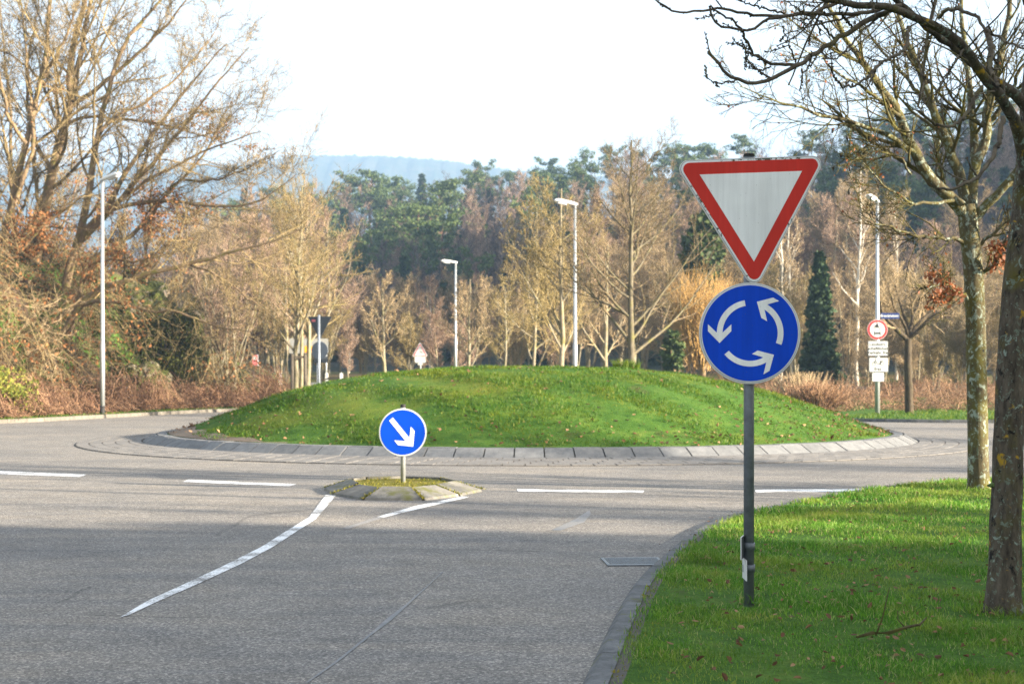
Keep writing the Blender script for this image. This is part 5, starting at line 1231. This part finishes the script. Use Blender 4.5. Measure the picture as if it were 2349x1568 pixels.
mass('spruce_wood', sl, 210, 165, (480, 2500), (.6, .9), 'dark mass of spruces on the lower slope of the wooded hill', 2)
mass('bare_wood', hl_, 110, 165, (300, 2500), (.65, 1.0), 'greyish mass of bare trees on the slope of the wooded hill', 3)
hr_ = [belt_tree(157, 15, .15, 1, M['twig_rose'], M['bark_oak'], 1, .05, 8, 6, 0, .40)]
mass('brown_wood', hr_, 130, 215, (420, 2500), (.7, 1.05), 'rosy brown bare trees between the pines of the wooded hill', 4)
# unseen evergreens and bushes added at the right to shade the foreground, and the avenue whose thin shadows streak the road
EV = None
def shade_tree(x, y, h, w, seed):
    global EV
    if EV is None:
        rng = np.random.default_rng(161); k = 5; P = np.stack([np.zeros(k), np.zeros(k), np.linspace(-.3, 9, k)], 1)[None]; n = 240
        dd = norm(rng.normal(size=(n, 3))) * rng.uniform(.2, 1, (n, 1)); C = dd * np.array([3.0, 3.0, 5.2]) + np.array([0, 0, 5.3]); V, Q = tuft_faces(C, rng.uniform(.7, 1.2, n), 46, rng, .34, .9)
        EV = Proto(tubes([(P, np.linspace(.25, .05, k)[None], 7)]), mesh_np(V, quads=Q), M['bark_oak'], M['evergreen'])
    plant(EV, 'evergreen_tree', (x, y - 1.9, 0), 'dense broad evergreen tree in a row beside the road right of the camera', 'tree', 'evergreen row right of the camera', seed, h / 10.5, w)
plant(BT[1], 'bush_tree', (25.5, 4.8, 0), 'bare bush beside the foremost evergreen right of the camera', 'tree', None, 1.0, .55, 1.3); plant(BT[3], 'bush_tree', (31, 4.0, 0), 'bare bush behind the foremost evergreen right of the camera', 'tree', None, 2.0, .8, 1.0); plant(BT[5], 'bush_tree', (22, 5.0, 0), 'low bare bush nearest the road right of the camera', 'tree', None, 2.0, .4, 1.5)  # bare bushes added out of view to dapple the edge of the shade
for i, (x, y) in enumerate([(30, -.4), (28, -4), (31, -8.5), (29, -14), (33, -19), (30, -25), (36, -1.5), (37, -10)]): shade_tree(x, y, 12.5 + (i % 3), 1.0, i * 1.3)
ST = [street_tree(171, 9, .16, .28, 14, .40, M['twig_lime'], M['bark_lime'], 8, 6, 3), street_tree(172, 8, .13, .3, 12, .42, M['twig_lime'], M['bark_lime'], 8, 6, 3)]
for i, (x, y, s) in enumerate([(17, 13.5, 1), (25, 16, .9), (33, 13, 1.1), (20, 10.8, .8), (43, 20, 1.1), (30, 25, 1), (40, 30, 1.1), (52, 17, 1.2)]):
    plant(ST[i % 2], 'street_tree', (x, y, 0.05), 'bare avenue tree beside the right hand exit road', 'tree', 'avenue trees along the right hand exit', i * 1.7, s)

# ------------------------------------------------------------------ grass, leaves, undergrowth
def blades(X, Y, Z, hgt_, wid, rng, lean=0.75):
    n = len(X); a = rng.uniform(0, 2 * np.pi, n); la = rng.uniform(0, 2 * np.pi, n); h = hgt_ * rng.uniform(.4, 1.25, n); w = wid * rng.uniform(.7, 1.3, n); l = h * np.abs(rng.normal(0, lean, n))
    b = np.stack([X, Y, Z], 1); u = np.stack([np.cos(a), np.sin(a), 0 * a], 1) * w[:, None] / 2; ld = np.stack([np.cos(la), np.sin(la), 0 * a], 1) * l[:, None]; up = np.stack([0 * a, 0 * a, h], 1)
    V = np.stack([b - u, b + u, b + u * .75 + up * .55 + ld * .35, b - u * .75 + up * .55 + ld * .35, b + up + ld], 1).reshape(-1, 3)
    o = np.arange(n) * 5; Q = np.stack([o, o + 1, o + 2, o + 3], 1); T_ = np.stack([o + 3, o + 2, o + 4], 1)
    return V, Q, T_
def link_blades(name, parts, mat, label):
    Vs, Qs, Ts, off = [], [], [], 0
    for V, Q, T_ in parts: Vs.append(V); Qs.append(Q + off); Ts.append(T_ + off); off += len(V)
    tag(put(name, mesh_np(np.concatenate(Vs), quads=np.concatenate(Qs), tris=np.concatenate(Ts)), mat), label, 'grass', kind='stuff')
rng = np.random.default_rng(201)
def along(Kc, N, off, x, y):
    """signed distance of points from the curve Kc, positive on its N side"""
    best = np.full(len(x), 1e9); sg = np.zeros(len(x))
    for i in range(0, len(Kc)):
        dx, dy = x - Kc[i, 0], y - Kc[i, 1]; d = np.hypot(dx, dy); m = d < best; best[m] = d[m]; sg[m] = (dx * N[i, 0] + dy * N[i, 1])[m]
    return np.where(sg > 0, best, -best) - off
K1d = resample(K1, 900); N1d = normals2(K1d)
parts = []
for y0, y1, dens, hh, ww in ((5.6, 7.5, 9000, .032, .0042), (7.5, 10, 6500, .034, .005), (10, 14, 3400, .040, .0065), (14, 21, 1500, .05, .010)):
    x1 = y1 * .40; n = int((x1 - 0) * (y1 - y0) * dens); X = rng.uniform(0, x1, n); Y = rng.uniform(y0, y1, n); keep = X < Y * .40; X, Y = X[keep], Y[keep]
    sd = along(K1d, N1d, 0.24, X, Y); edge = rng.uniform(-.09, .10, len(X)); keep = sd > edge
    X, Y, sd = X[keep], Y[keep], sd[keep]
    pn = np.sin(X * 2.3 + 1.7 * np.sin(Y * 1.9)) * np.sin(Y * 2.6 + X) + .5 * np.sin(X * 6.1 + Y * 3.3); keep = rng.random(len(X)) < np.clip(.66 + .5 * pn + .3 * np.sin(X * 1.1 + Y * .6) * np.sin(Y * 1.4 - X * .5), .10, 1); X, Y, pn, sd = X[keep], Y[keep], pn[keep], sd[keep]
    e_ = sstep(0, 1.85, sd); Z = .055 * (1 - e_) + near_z(X, Y) * e_ - .004; parts.append(blades(X, Y, Z, hh * (1 + .35 * np.clip(pn, -1, 1)), ww, rng))
# tall tufts round the post, trunk feet and along the edge
for cx_, cy_, r_, n in ((1.41, 8.34, .07, 60), (2.83, 8.0, .24, 500), (5.7, 17, .4, 700), (1.45, 10.4, .2, 380)):
    a = rng.uniform(0, 6.28, n); q = r_ * rng.uniform(.3, 1.2, n); X = cx_ + q * np.cos(a); Y = cy_ + q * np.sin(a); parts.append(blades(X, Y, near_z(X, Y) - .005, .06, .006, rng))
link_blades('verge_grass', parts, M['blade'], 'short green grass of the near verge')
# mound
n = 130000; r = 8.28 * np.sqrt(rng.random(n)); a = rng.uniform(0, 6.28, n); X = RC[0] + r * np.cos(a); Y = RC[1] + r * np.sin(a); keep = (Y < RC[1] + 2.5); X, Y, r = X[keep], Y[keep], r[keep]
bare = (r > 7.35) & (np.arctan2(Y - RC[1], X - RC[0]) < -2.62) | (r > 8.18 + .08 * np.sin(X * 5)); X, Y = X[~bare], Y[~bare]
pn = np.sin(X * 1.3 + 1.7 * np.sin(Y * .9)) * np.sin(Y * 1.6 + X * .5) + .5 * np.sin(X * 3.1 + Y * 2.3); keep = rng.random(len(X)) < np.clip(.62 + .5 * pn, .12, 1); X, Y, pn = X[keep], Y[keep], pn[keep]
ta = rng.uniform(0, 6.28, 500); tq = .32 * np.sqrt(rng.random(500)); tx, ty = 2.75 + tq * np.cos(ta), 33.3 + tq * np.sin(ta)
link_blades('mound_grass', [blades(tx, ty, mound_z(tx, ty), .26, .02, rng, .5), blades(X, Y, mound_z(X, Y) - .01, .06 * (1 + .45 * np.clip(pn, -1, 1)), .016, rng, 1.0)], M['blade_mound'], 'grass growing on the roundabout mound')
# verges beyond
def cover(Kc, Qc, n, hh, ww, zf, smax):
    i = rng.integers(len(Kc), size=n); s = smax * rng.random(n) ** 1.4; j = np.minimum(i + 1, len(Kc) - 1); f = rng.random(n)[:, None]
    A = Kc[i] * (1 - f) + Kc[j] * f; B = Qc[i] * (1 - f) + Qc[j] * f; P = A + (B - A) * s[:, None]; return blades(P[:, 0], P[:, 1], zf(P[:, 0], P[:, 1]), hh, ww, rng)
link_blades('far_verge_grass', [cover(K2e[20:95], Q2[20:95], 26000, .12, .03, lambda x, y: H(x, y) + .06, .45), cover(K3e[60:150], Q3[60:150], 26000, .13, .035, lambda x, y: H(x, y) + .06, .6)], M['blade_mound'], 'grass along the far verges beyond the ring road')
# fallen leaves on mound and verge
def scatter_leaves(X, Y, Z, size, name, label, mat):
    n = len(X); c = np.stack([X, Y, Z], 1); d = norm(rng.normal(size=(n, 3)) * np.array([1, 1, .35])); u = norm(np.cross(d, rng.normal(size=(n, 3)) * .4 + np.array([0, 0, 1]))); s = (size * rng.uniform(.5, 1.4, n))[:, None]
    w_ = np.cross(u, d) * s * rng.uniform(-.35, .35, (n, 1)); V = np.stack([c, c + d * s * .3 + u * s * .27 + w_, c + d * s * .7 + u * s * .24 + w_ * .7, c + d * s, c + d * s * .65 - u * s * .26 + w_ * .8, c + d * s * .25 - u * s * .22 + w_], 1).reshape(-1, 3); o = np.arange(n)[:, None] * 6
    tag(put(name, mesh_np(V, quads=np.concatenate([o + np.array([[0, 1, 2, 3]]), o + np.array([[0, 3, 4, 5]])])), mat), label, 'leaves', kind='stuff')
n = 2600; r = 8.25 * np.sqrt(rng.random(n)) ** .7; a = rng.uniform(-np.pi, 0, n); X = RC[0] + r * np.cos(a); Y = RC[1] + r * np.sin(a)
keep = rng.random(n) < np.clip(.16 + .7 * sstep(-1, 6, X) * sstep(5.5, 8, r) + .3 * sstep(7.2, 8, r), 0, 1); X, Y = X[keep], Y[keep]
scatter_leaves(X, Y, mound_z(X, Y) + .04, .075, 'mound_leaves', 'fallen brown leaves on the roundabout mound', M['deadleaf'])
n = 1500; Y = rng.uniform(6, 20, n); X = rng.uniform(0, .4, n) * Y; sd = along(K1d, N1d, .4, X, Y); X, Y = X[sd > 0], Y[sd > 0]
scatter_leaves(X, Y, near_z(X, Y) + .018, .034, 'verge_leaves', 'fallen brown leaves on the near verge', M['deadleaf'])
n = 500; i = rng.integers(60, 200, size=n); P = K1d[i * 4] + N1d[i * 4] * rng.uniform(-.06, .30, n)[:, None]; scatter_leaves(P[:, 0], P[:, 1], np.full(n, .05), .022, 'kerb_litter', 'crumbs of leaf litter in the near gutter', M['deadleaf'])
# moss along the near kerb backing
n = 9000; i = rng.integers(40, 900, size=n); i = np.minimum(i, 899); off = rng.uniform(.17, .34, n); P = K1d[i] + N1d[i] * off[:, None]; keep = (np.sin(P[:, 1] * 5.1) + np.sin(P[:, 1] * 13 + P[:, 0] * 9) + rng.normal(0, .5, n)) > .3; P = P[keep]
link_blades('kerb_moss', [blades(P[:, 0], P[:, 1], np.full(len(P), .042), .02, .012, rng, .8)], MT, 'yellow green moss behind the near kerb')
# fallen branch on the verge
b0 = G(2045, 1452, .12); br = empty('fallen_branch', (b0[0], b0[1], .13), 'thin mossy fallen branch lying in the near grass left of the nearest trunk', 'branch')
pts = [G(x, y, .13) - np.array([b0[0], b0[1], .13]) for x, y in ((1965, 1465), (2000, 1461), (2040, 1455), (2080, 1447), (2110, 1436), (2126, 1424))]
m = MB(); m.tube([p + np.array([0, 0, .01 + .012 * (i % 2)]) for i, p in enumerate(pts)], [.006, .010, .010, .008, .006, .003], 8)
m.tube([pts[1] + np.array([0.02, 0, .01]), pts[1] + np.array([.06, .02, .10]), pts[1] + np.array([.10, .05, .24])], [.005, .004, .002], 6); m.tube([pts[3] + np.array([0, 0, .01]), pts[3] + np.array([-.03, .05, .05]), pts[3] + np.array([-.02, .1, .09])], [.004, .003, .002], 6)
m.build('stick', M['twig_beech'], br)
# bramble thicket at the foot of the left bank
def tangle(n, xy, zf, hmin, hmax, length, rad, rng, arch=1.0, k=6):
    X, Y = xy; a = rng.uniform(0, 6.28, n); L = length * rng.uniform(.5, 1.4, n); h = rng.uniform(hmin, hmax, n) * np.clip(.6 + .8 * np.sin(X * 1.3 + np.sin(Y * .8) * 2) * np.sin(Y * .9 + X * .4) + .35 * np.sin(Y * 2.3 + X * 1.1), .15, 1.5); s = np.linspace(0, 1, k)
    P = np.empty((n, k, 3)); P[..., 0] = X[:, None] + np.cos(a)[:, None] * L[:, None] * (s - .5); P[..., 1] = Y[:, None] + np.sin(a)[:, None] * L[:, None] * (s - .5); P[..., 2] = zf(X, Y)[:, None] + h[:, None] * (.25 + .75 * np.sin(np.pi * np.clip(s * .92 + .04, 0, 1)) ** .8 * arch)
    P += rng.normal(size=P.shape) * .04 * length; return P, np.full((n, k), rad) * np.linspace(1, .5, k)
def stuff_tangle(name, label, XY, zf, n, hmin, hmax, length, rad, mat, leafmat, nleaf, lsize, seed):
    rng = np.random.default_rng(seed); i = rng.integers(len(XY[0]), size=n); P, Rr = tangle(n, (XY[0][i], XY[1][i]), zf, hmin, hmax, length, rad, rng)
    e = empty(name, (0, 0, 0), label, 'undergrowth'); e['kind'] = 'stuff'; put('stems', tubes([(P, Rr, 3)]), mat, e)['kind'] = 'stuff'
    put('leaves', leaf_mesh(P, rng, lsize, nleaf, .3, lsize * .8), leafmat, e)['kind'] = 'stuff'
rng = np.random.default_rng(211)
def bank_pts(n, w0, w1, y0=40, y1=72, open_=False):
    y = rng.uniform(y0, y1, n); kx = np.interp(y, K3[60:130, 1], K3[60:130, 0]); x = kx - rng.uniform(w0, w1, n)
    if open_:
        px = CX + FPX * x / y; k = ~((px > 245) & (px < 450) & (y > 56) & (rng.random(n) < .9)); x, y = x[k], y[k]
    return (x, y)
x_, y_ = bank_pts(9000, .9, 4.6, 41, 69); far = np.stack([rng.uniform(-34, -16.5, 3000), rng.uniform(42.5, 50, 3000)], 1)
xf = far[:, 0]; yf_ = np.interp(xf, [-34, -26, -19, -16], [39.3, 41, 42.4, 43.6]) + rng.uniform(1.0, 5, 3000)
stuff_tangle('bramble_thicket', 'reddish brown bramble thicket along the foot of the left bank', (np.concatenate([x_, xf]), np.concatenate([y_, yf_])), lambda x, y: H(x, y) + .05, 8000, .15, 1.25, 1.2, .012, M['bramble'], M['deadleaf'], 20000, .085, 212)
x_, y_ = bank_pts(9000, 3.8, 15, 41, 78, True)
stuff_tangle('bank_undergrowth', 'brown undergrowth and withered leaves over the left bank', (x_, y_), lambda x, y: bank_surf(x, y), 3800, .3, 1.7, 1.8, .014, M['twig_dark'], M['oakleaf'], 9500, .17, 213)
x_, y_ = bank_pts(6000, 4.5, 13, 48, 76)
pxm = CX + FPX * x_ / y_; keep = (np.sin(x_ * .9 + np.sin(y_ * .7) * 2) + np.sin(y_ * .8 + 1) > .2) & ((pxm > 200) | (rng.random(len(x_)) < .18))
stuff_tangle('bank_moss', 'green moss and ivy patches on the left bank', (x_[keep], y_[keep]), lambda x, y: bank_surf(x, y), 3000, .05, .7, .9, .012, M['mossleaf'], M['mossleaf'], 15000, .14, 214)
x_, y_ = bank_pts(6000, 3.0, 10, 41, 66, True)
stuff_tangle('tangled_branches', 'sunlit golden tangle of thin bare branches over the left bank', (x_, y_), lambda x, y: bank_surf(x, y) + .3, 1500, .5, 3.2, 2.8, .012, M['twig_oak'], M['oakleaf'], 4000, .15, 217)
xr = rng.uniform(-18.6, -14.6, 3000); yr = 66.0 - rng.uniform(.6, 2.0, 3000)
stuff_tangle('rock_moss', 'dark hanging moss and ivy over the rock face', (xr, yr), lambda x, y: np.random.default_rng(5).uniform(.6, 4.2, len(x)), 1400, .05, .8, .8, .010, M['mossleaf'], M['mossleaf'], 9000, .13, 216)
# pale rods and grasses at the far right end of the mound
rng = np.random.default_rng(221); n = 1500; X = rng.uniform(12.5, 19.5, n); Y = rng.uniform(62, 72, n)
stuff_tangle('dry_grass', 'rosy dry grass and weeds beyond the right verge', (rng.uniform(9.8, 34, 5000), rng.uniform(58, 82, 5000)), lambda x, y: H(x, y), 7000, .2, 1.0, .8, .012, M['reed'], M['deadleaf'], 6000, .09, 222)
P = []; 
for i in range(330):
    a = rng.uniform(0, 6.28); q = rng.uniform(0, 1.3); ht = rng.uniform(.6, 1.25); s = np.linspace(0, 1, 5); P.append(np.stack([q * .5 * np.cos(a) + np.cos(a) * q * .7 * s, q * .5 * np.sin(a) + np.sin(a) * q * .7 * s, ht * s], 1))
P = np.array(P); loc = np.array(at(1868, 60)); C1 = grow(P, np.full(P.shape[:2], .012), rng, 5, .3, 1, 25, 8, .4, .8, 4, .1, .08, .5, .008, .3)
e = empty('dogwood_bush', loc, 'bush of reddish upright twigs at the right shoulder of the mound', 'shrub'); put('rods', tubes([(P, np.full(P.shape[:2], .013), 3), (*C1, 3)]), M['reed'], e)
P2 = P * np.array([1.0, 1.0, 1.35]); loc = np.array(at(1835, 66)); e = empty('dogwood_bush', loc, 'taller tan bush of thin twigs behind the reddish bush', 'shrub'); put('rods', tubes([(P2, np.full(P.shape[:2], .013), 3)]), M['twig_tan'], e)
# yellow green shrub at the left edge
rng = np.random.default_rng(231); b = np.array([(-2 - CX) * 47 / FPX, 47.0, 0.1]); C = rng.normal(size=(40, 3)) * np.array([.8, .7, .45]) + np.array([0, 0, .7]); V, Q = tuft_faces(C, rng.uniform(.25, .45, 40), 70, rng, .06, .9)
e = empty('evergreen_bush', b, 'yellow green leafy bush at the left edge above the kerb', 'shrub'); put('foliage', mesh_np(V, quads=Q), mat_leafy('yellow green leaves', [(.09, .12, .02), (.18, .20, .03), (.26, .25, .05)]), e)
st_ = grow(np.array([[[0, 0, -.1], [0, 0, .2], [0, 0, .5]]]), np.full((1, 3), .03), rng, 9, .1, 1, 50, 12, 1.6, .5, 5, .1, .1, .5, .01, .1); put('stems', tubes([(*st_, 4)]), M['bark_oak'], e)
# rock outcrop at the end of the bank
def rock(px, py, d, sx, sy, sz, seed, label):
    rng = np.random.default_rng(seed); bm = bmesh.new(); bmesh.ops.create_icosphere(bm, subdivisions=5, radius=1)
    from mathutils import noise as mn_
    for v in bm.verts:
        p = v.co.copy(); c = mn_.cell(p * 1.6 + Vector((seed, 0, 0))); f = mn_.fractal(p * 1.9 + Vector((seed, 3, 1)), 1.0, 2.0, 5); rdg = mn_.ridged_multi_fractal(p * 1.3 + Vector((seed, 1, 1)), 1.0, 2.0, 4, 1.0, 2.0)
        v.co = p * (1 + .30 * f + .16 * rdg - .12 * c); v.co.x *= sx; v.co.y *= sy; v.co.z *= sz
    me = bpy.data.meshes.new('rock'); bm.to_mesh(me); bm.free(); o = put('rock_outcrop', me, M['rock']); o.location = W(px, py, d); tag(o, label, 'rock', 'mossy rocks at the end of the left bank')
rock(365, 800, 67, 1.7, 1.6, 2.3, 3, 'large mossy rock face at the end of the left bank'); rock(432, 850, 67, .9, 1.0, 1.3, 8, 'bare reddish rock shoulder left of the pale hazel rods'); rock(290, 770, 67, 1.9, 1.5, 2.2, 12, 'greener mossy rock right behind the left lamp post')
rock(330, 880, 62.5, 1.0, .8, .8, 17, 'pale low boulder at the foot of the mossy rock face')

# ------------------------------------------------------------------ air
hz = bmesh.new(); bmesh.ops.create_cube(hz, size=1.0)
for v in hz.verts: v.co = Vector((v.co.x * 1800, 1240 + v.co.y * 2620, 182 + v.co.z * 378))
me = bpy.data.meshes.new('haze'); hz.to_mesh(me); hz.free()
hm = bpy.data.materials.new('haze'); hm.use_nodes = True; nt = hm.node_tree; nt.nodes.remove(nt.nodes['Principled BSDF'])
pv = nt.nodes.new('ShaderNodeVolumePrincipled'); pv.inputs['Color'].default_value = (0.42, 0.66, 1.0, 1); pv.inputs['Density'].default_value = 0.00040; pv.inputs['Anisotropy'].default_value = 0.0
nt.links.new(pv.outputs[0], nt.nodes['Material Output'].inputs['Volume'])
tag(put('haze', me, hm), kind='stuff')

# ------------------------------------------------------------------ light, sky, camera
SUN_EL, SUN_V = R(14.0), Vector((0.946, -0.325, 0)).normalized()
L = bpy.data.lights.new('sun', 'SUN'); L.energy = 5.0; L.angle = R(0.6); L.color = (1.0, 0.86, 0.67)
so = bpy.data.objects.new('sun', L); COL.objects.link(so)
to_sun = Vector((SUN_V.x * math.cos(SUN_EL), SUN_V.y * math.cos(SUN_EL), math.sin(SUN_EL)))
so.rotation_euler = (-to_sun).to_track_quat('-Z', 'Y').to_euler(); so.location = (60, -20, 40)
w = bpy.data.worlds.new('World'); sc.world = w; w.use_nodes = True; nt = w.node_tree; nt.nodes.clear()
sky = nt.nodes.new('ShaderNodeTexSky'); sky.sky_type = 'NISHITA'; sky.sun_disc = False; sky.sun_elevation = SUN_EL; sky.sun_rotation = math.atan2(SUN_V.x, SUN_V.y); sky.air_density = 1.0; sky.dust_density = 2.0; sky.ozone_density = 1.0
w.cycles.sampling_method = 'NONE'      # the sky is soft and even, so surfaces find it by themselves
bg = nt.nodes.new('ShaderNodeBackground'); bg.inputs['Strength'].default_value = 0.10; nt.links.new(sky.outputs[0], bg.inputs['Color'])
# thin bright cloud veil, nearly closed, with some blue gaps
veil = nt.nodes.new('ShaderNodeBackground'); veil.inputs['Color'].default_value = (0.93, 0.96, 1.0, 1); veil.inputs['Strength'].default_value = VEIL
tc = nt.nodes.new('ShaderNodeTexCoord'); mp = nt.nodes.new('ShaderNodeMapping'); mp.inputs['Scale'].default_value = (1, 1, 2.2); ns = nt.nodes.new('ShaderNodeTexNoise'); ns.inputs['Scale'].default_value = 2.6; ns.inputs['Detail'].default_value = 6; ns.inputs['Roughness'].default_value = .6
rp = nt.nodes.new('ShaderNodeValToRGB'); rp.color_ramp.elements[0].position = .34; rp.color_ramp.elements[0].color = (.5, .5, .5, 1); rp.color_ramp.elements[1].position = .56; rp.color_ramp.elements[1].color = (.95, .95, .95, 1)
mxs = nt.nodes.new('ShaderNodeMixShader'); out = nt.nodes.new('ShaderNodeOutputWorld')
nt.links.new(tc.outputs['Generated'], mp.inputs[0]); nt.links.new(mp.outputs[0], ns.inputs['Vector']); nt.links.new(ns.outputs['Fac'], rp.inputs[0]); nt.links.new(rp.outputs[0], mxs.inputs[0]); nt.links.new(bg.outputs[0], mxs.inputs[1]); nt.links.new(veil.outputs[0], mxs.inputs[2]); nt.links.new(mxs.outputs[0], out.inputs['Surface'])

cam = bpy.data.cameras.new('camera'); co = bpy.data.objects.new('camera', cam); COL.objects.link(co); sc.camera = co
co.location = (0, 0, CAMZ); co.rotation_euler = (math.pi / 2, 0, 0)
cam.sensor_fit = 'HORIZONTAL'; cam.sensor_width = 36; cam.lens = 36 * FPX / 2349; cam.shift_y = (HY - 784) / 2349
cam.clip_start = 0.05; cam.clip_end = 4000
cam.dof.use_dof = True; cam.dof.focus_distance = 9.0; cam.dof.aperture_fstop = 4.0
sc.view_settings.view_transform = 'Standard'; sc.view_settings.look = 'None'; sc.view_settings.exposure = EXPOSURE; sc.view_settings.gamma = 1.0
sc.cycles.use_adaptive_sampling = False; sc.cycles.use_denoising = DENOISE; sc.cycles.denoising_prefilter = 'NONE'; sc.cycles.max_bounces = 6; sc.cycles.diffuse_bounces = 3; sc.cycles.transmission_bounces = 2; sc.cycles.volume_bounces = 0; sc.cycles.transparent_max_bounces = 4
sc.cycles.caustics_reflective = False; sc.cycles.caustics_refractive = False
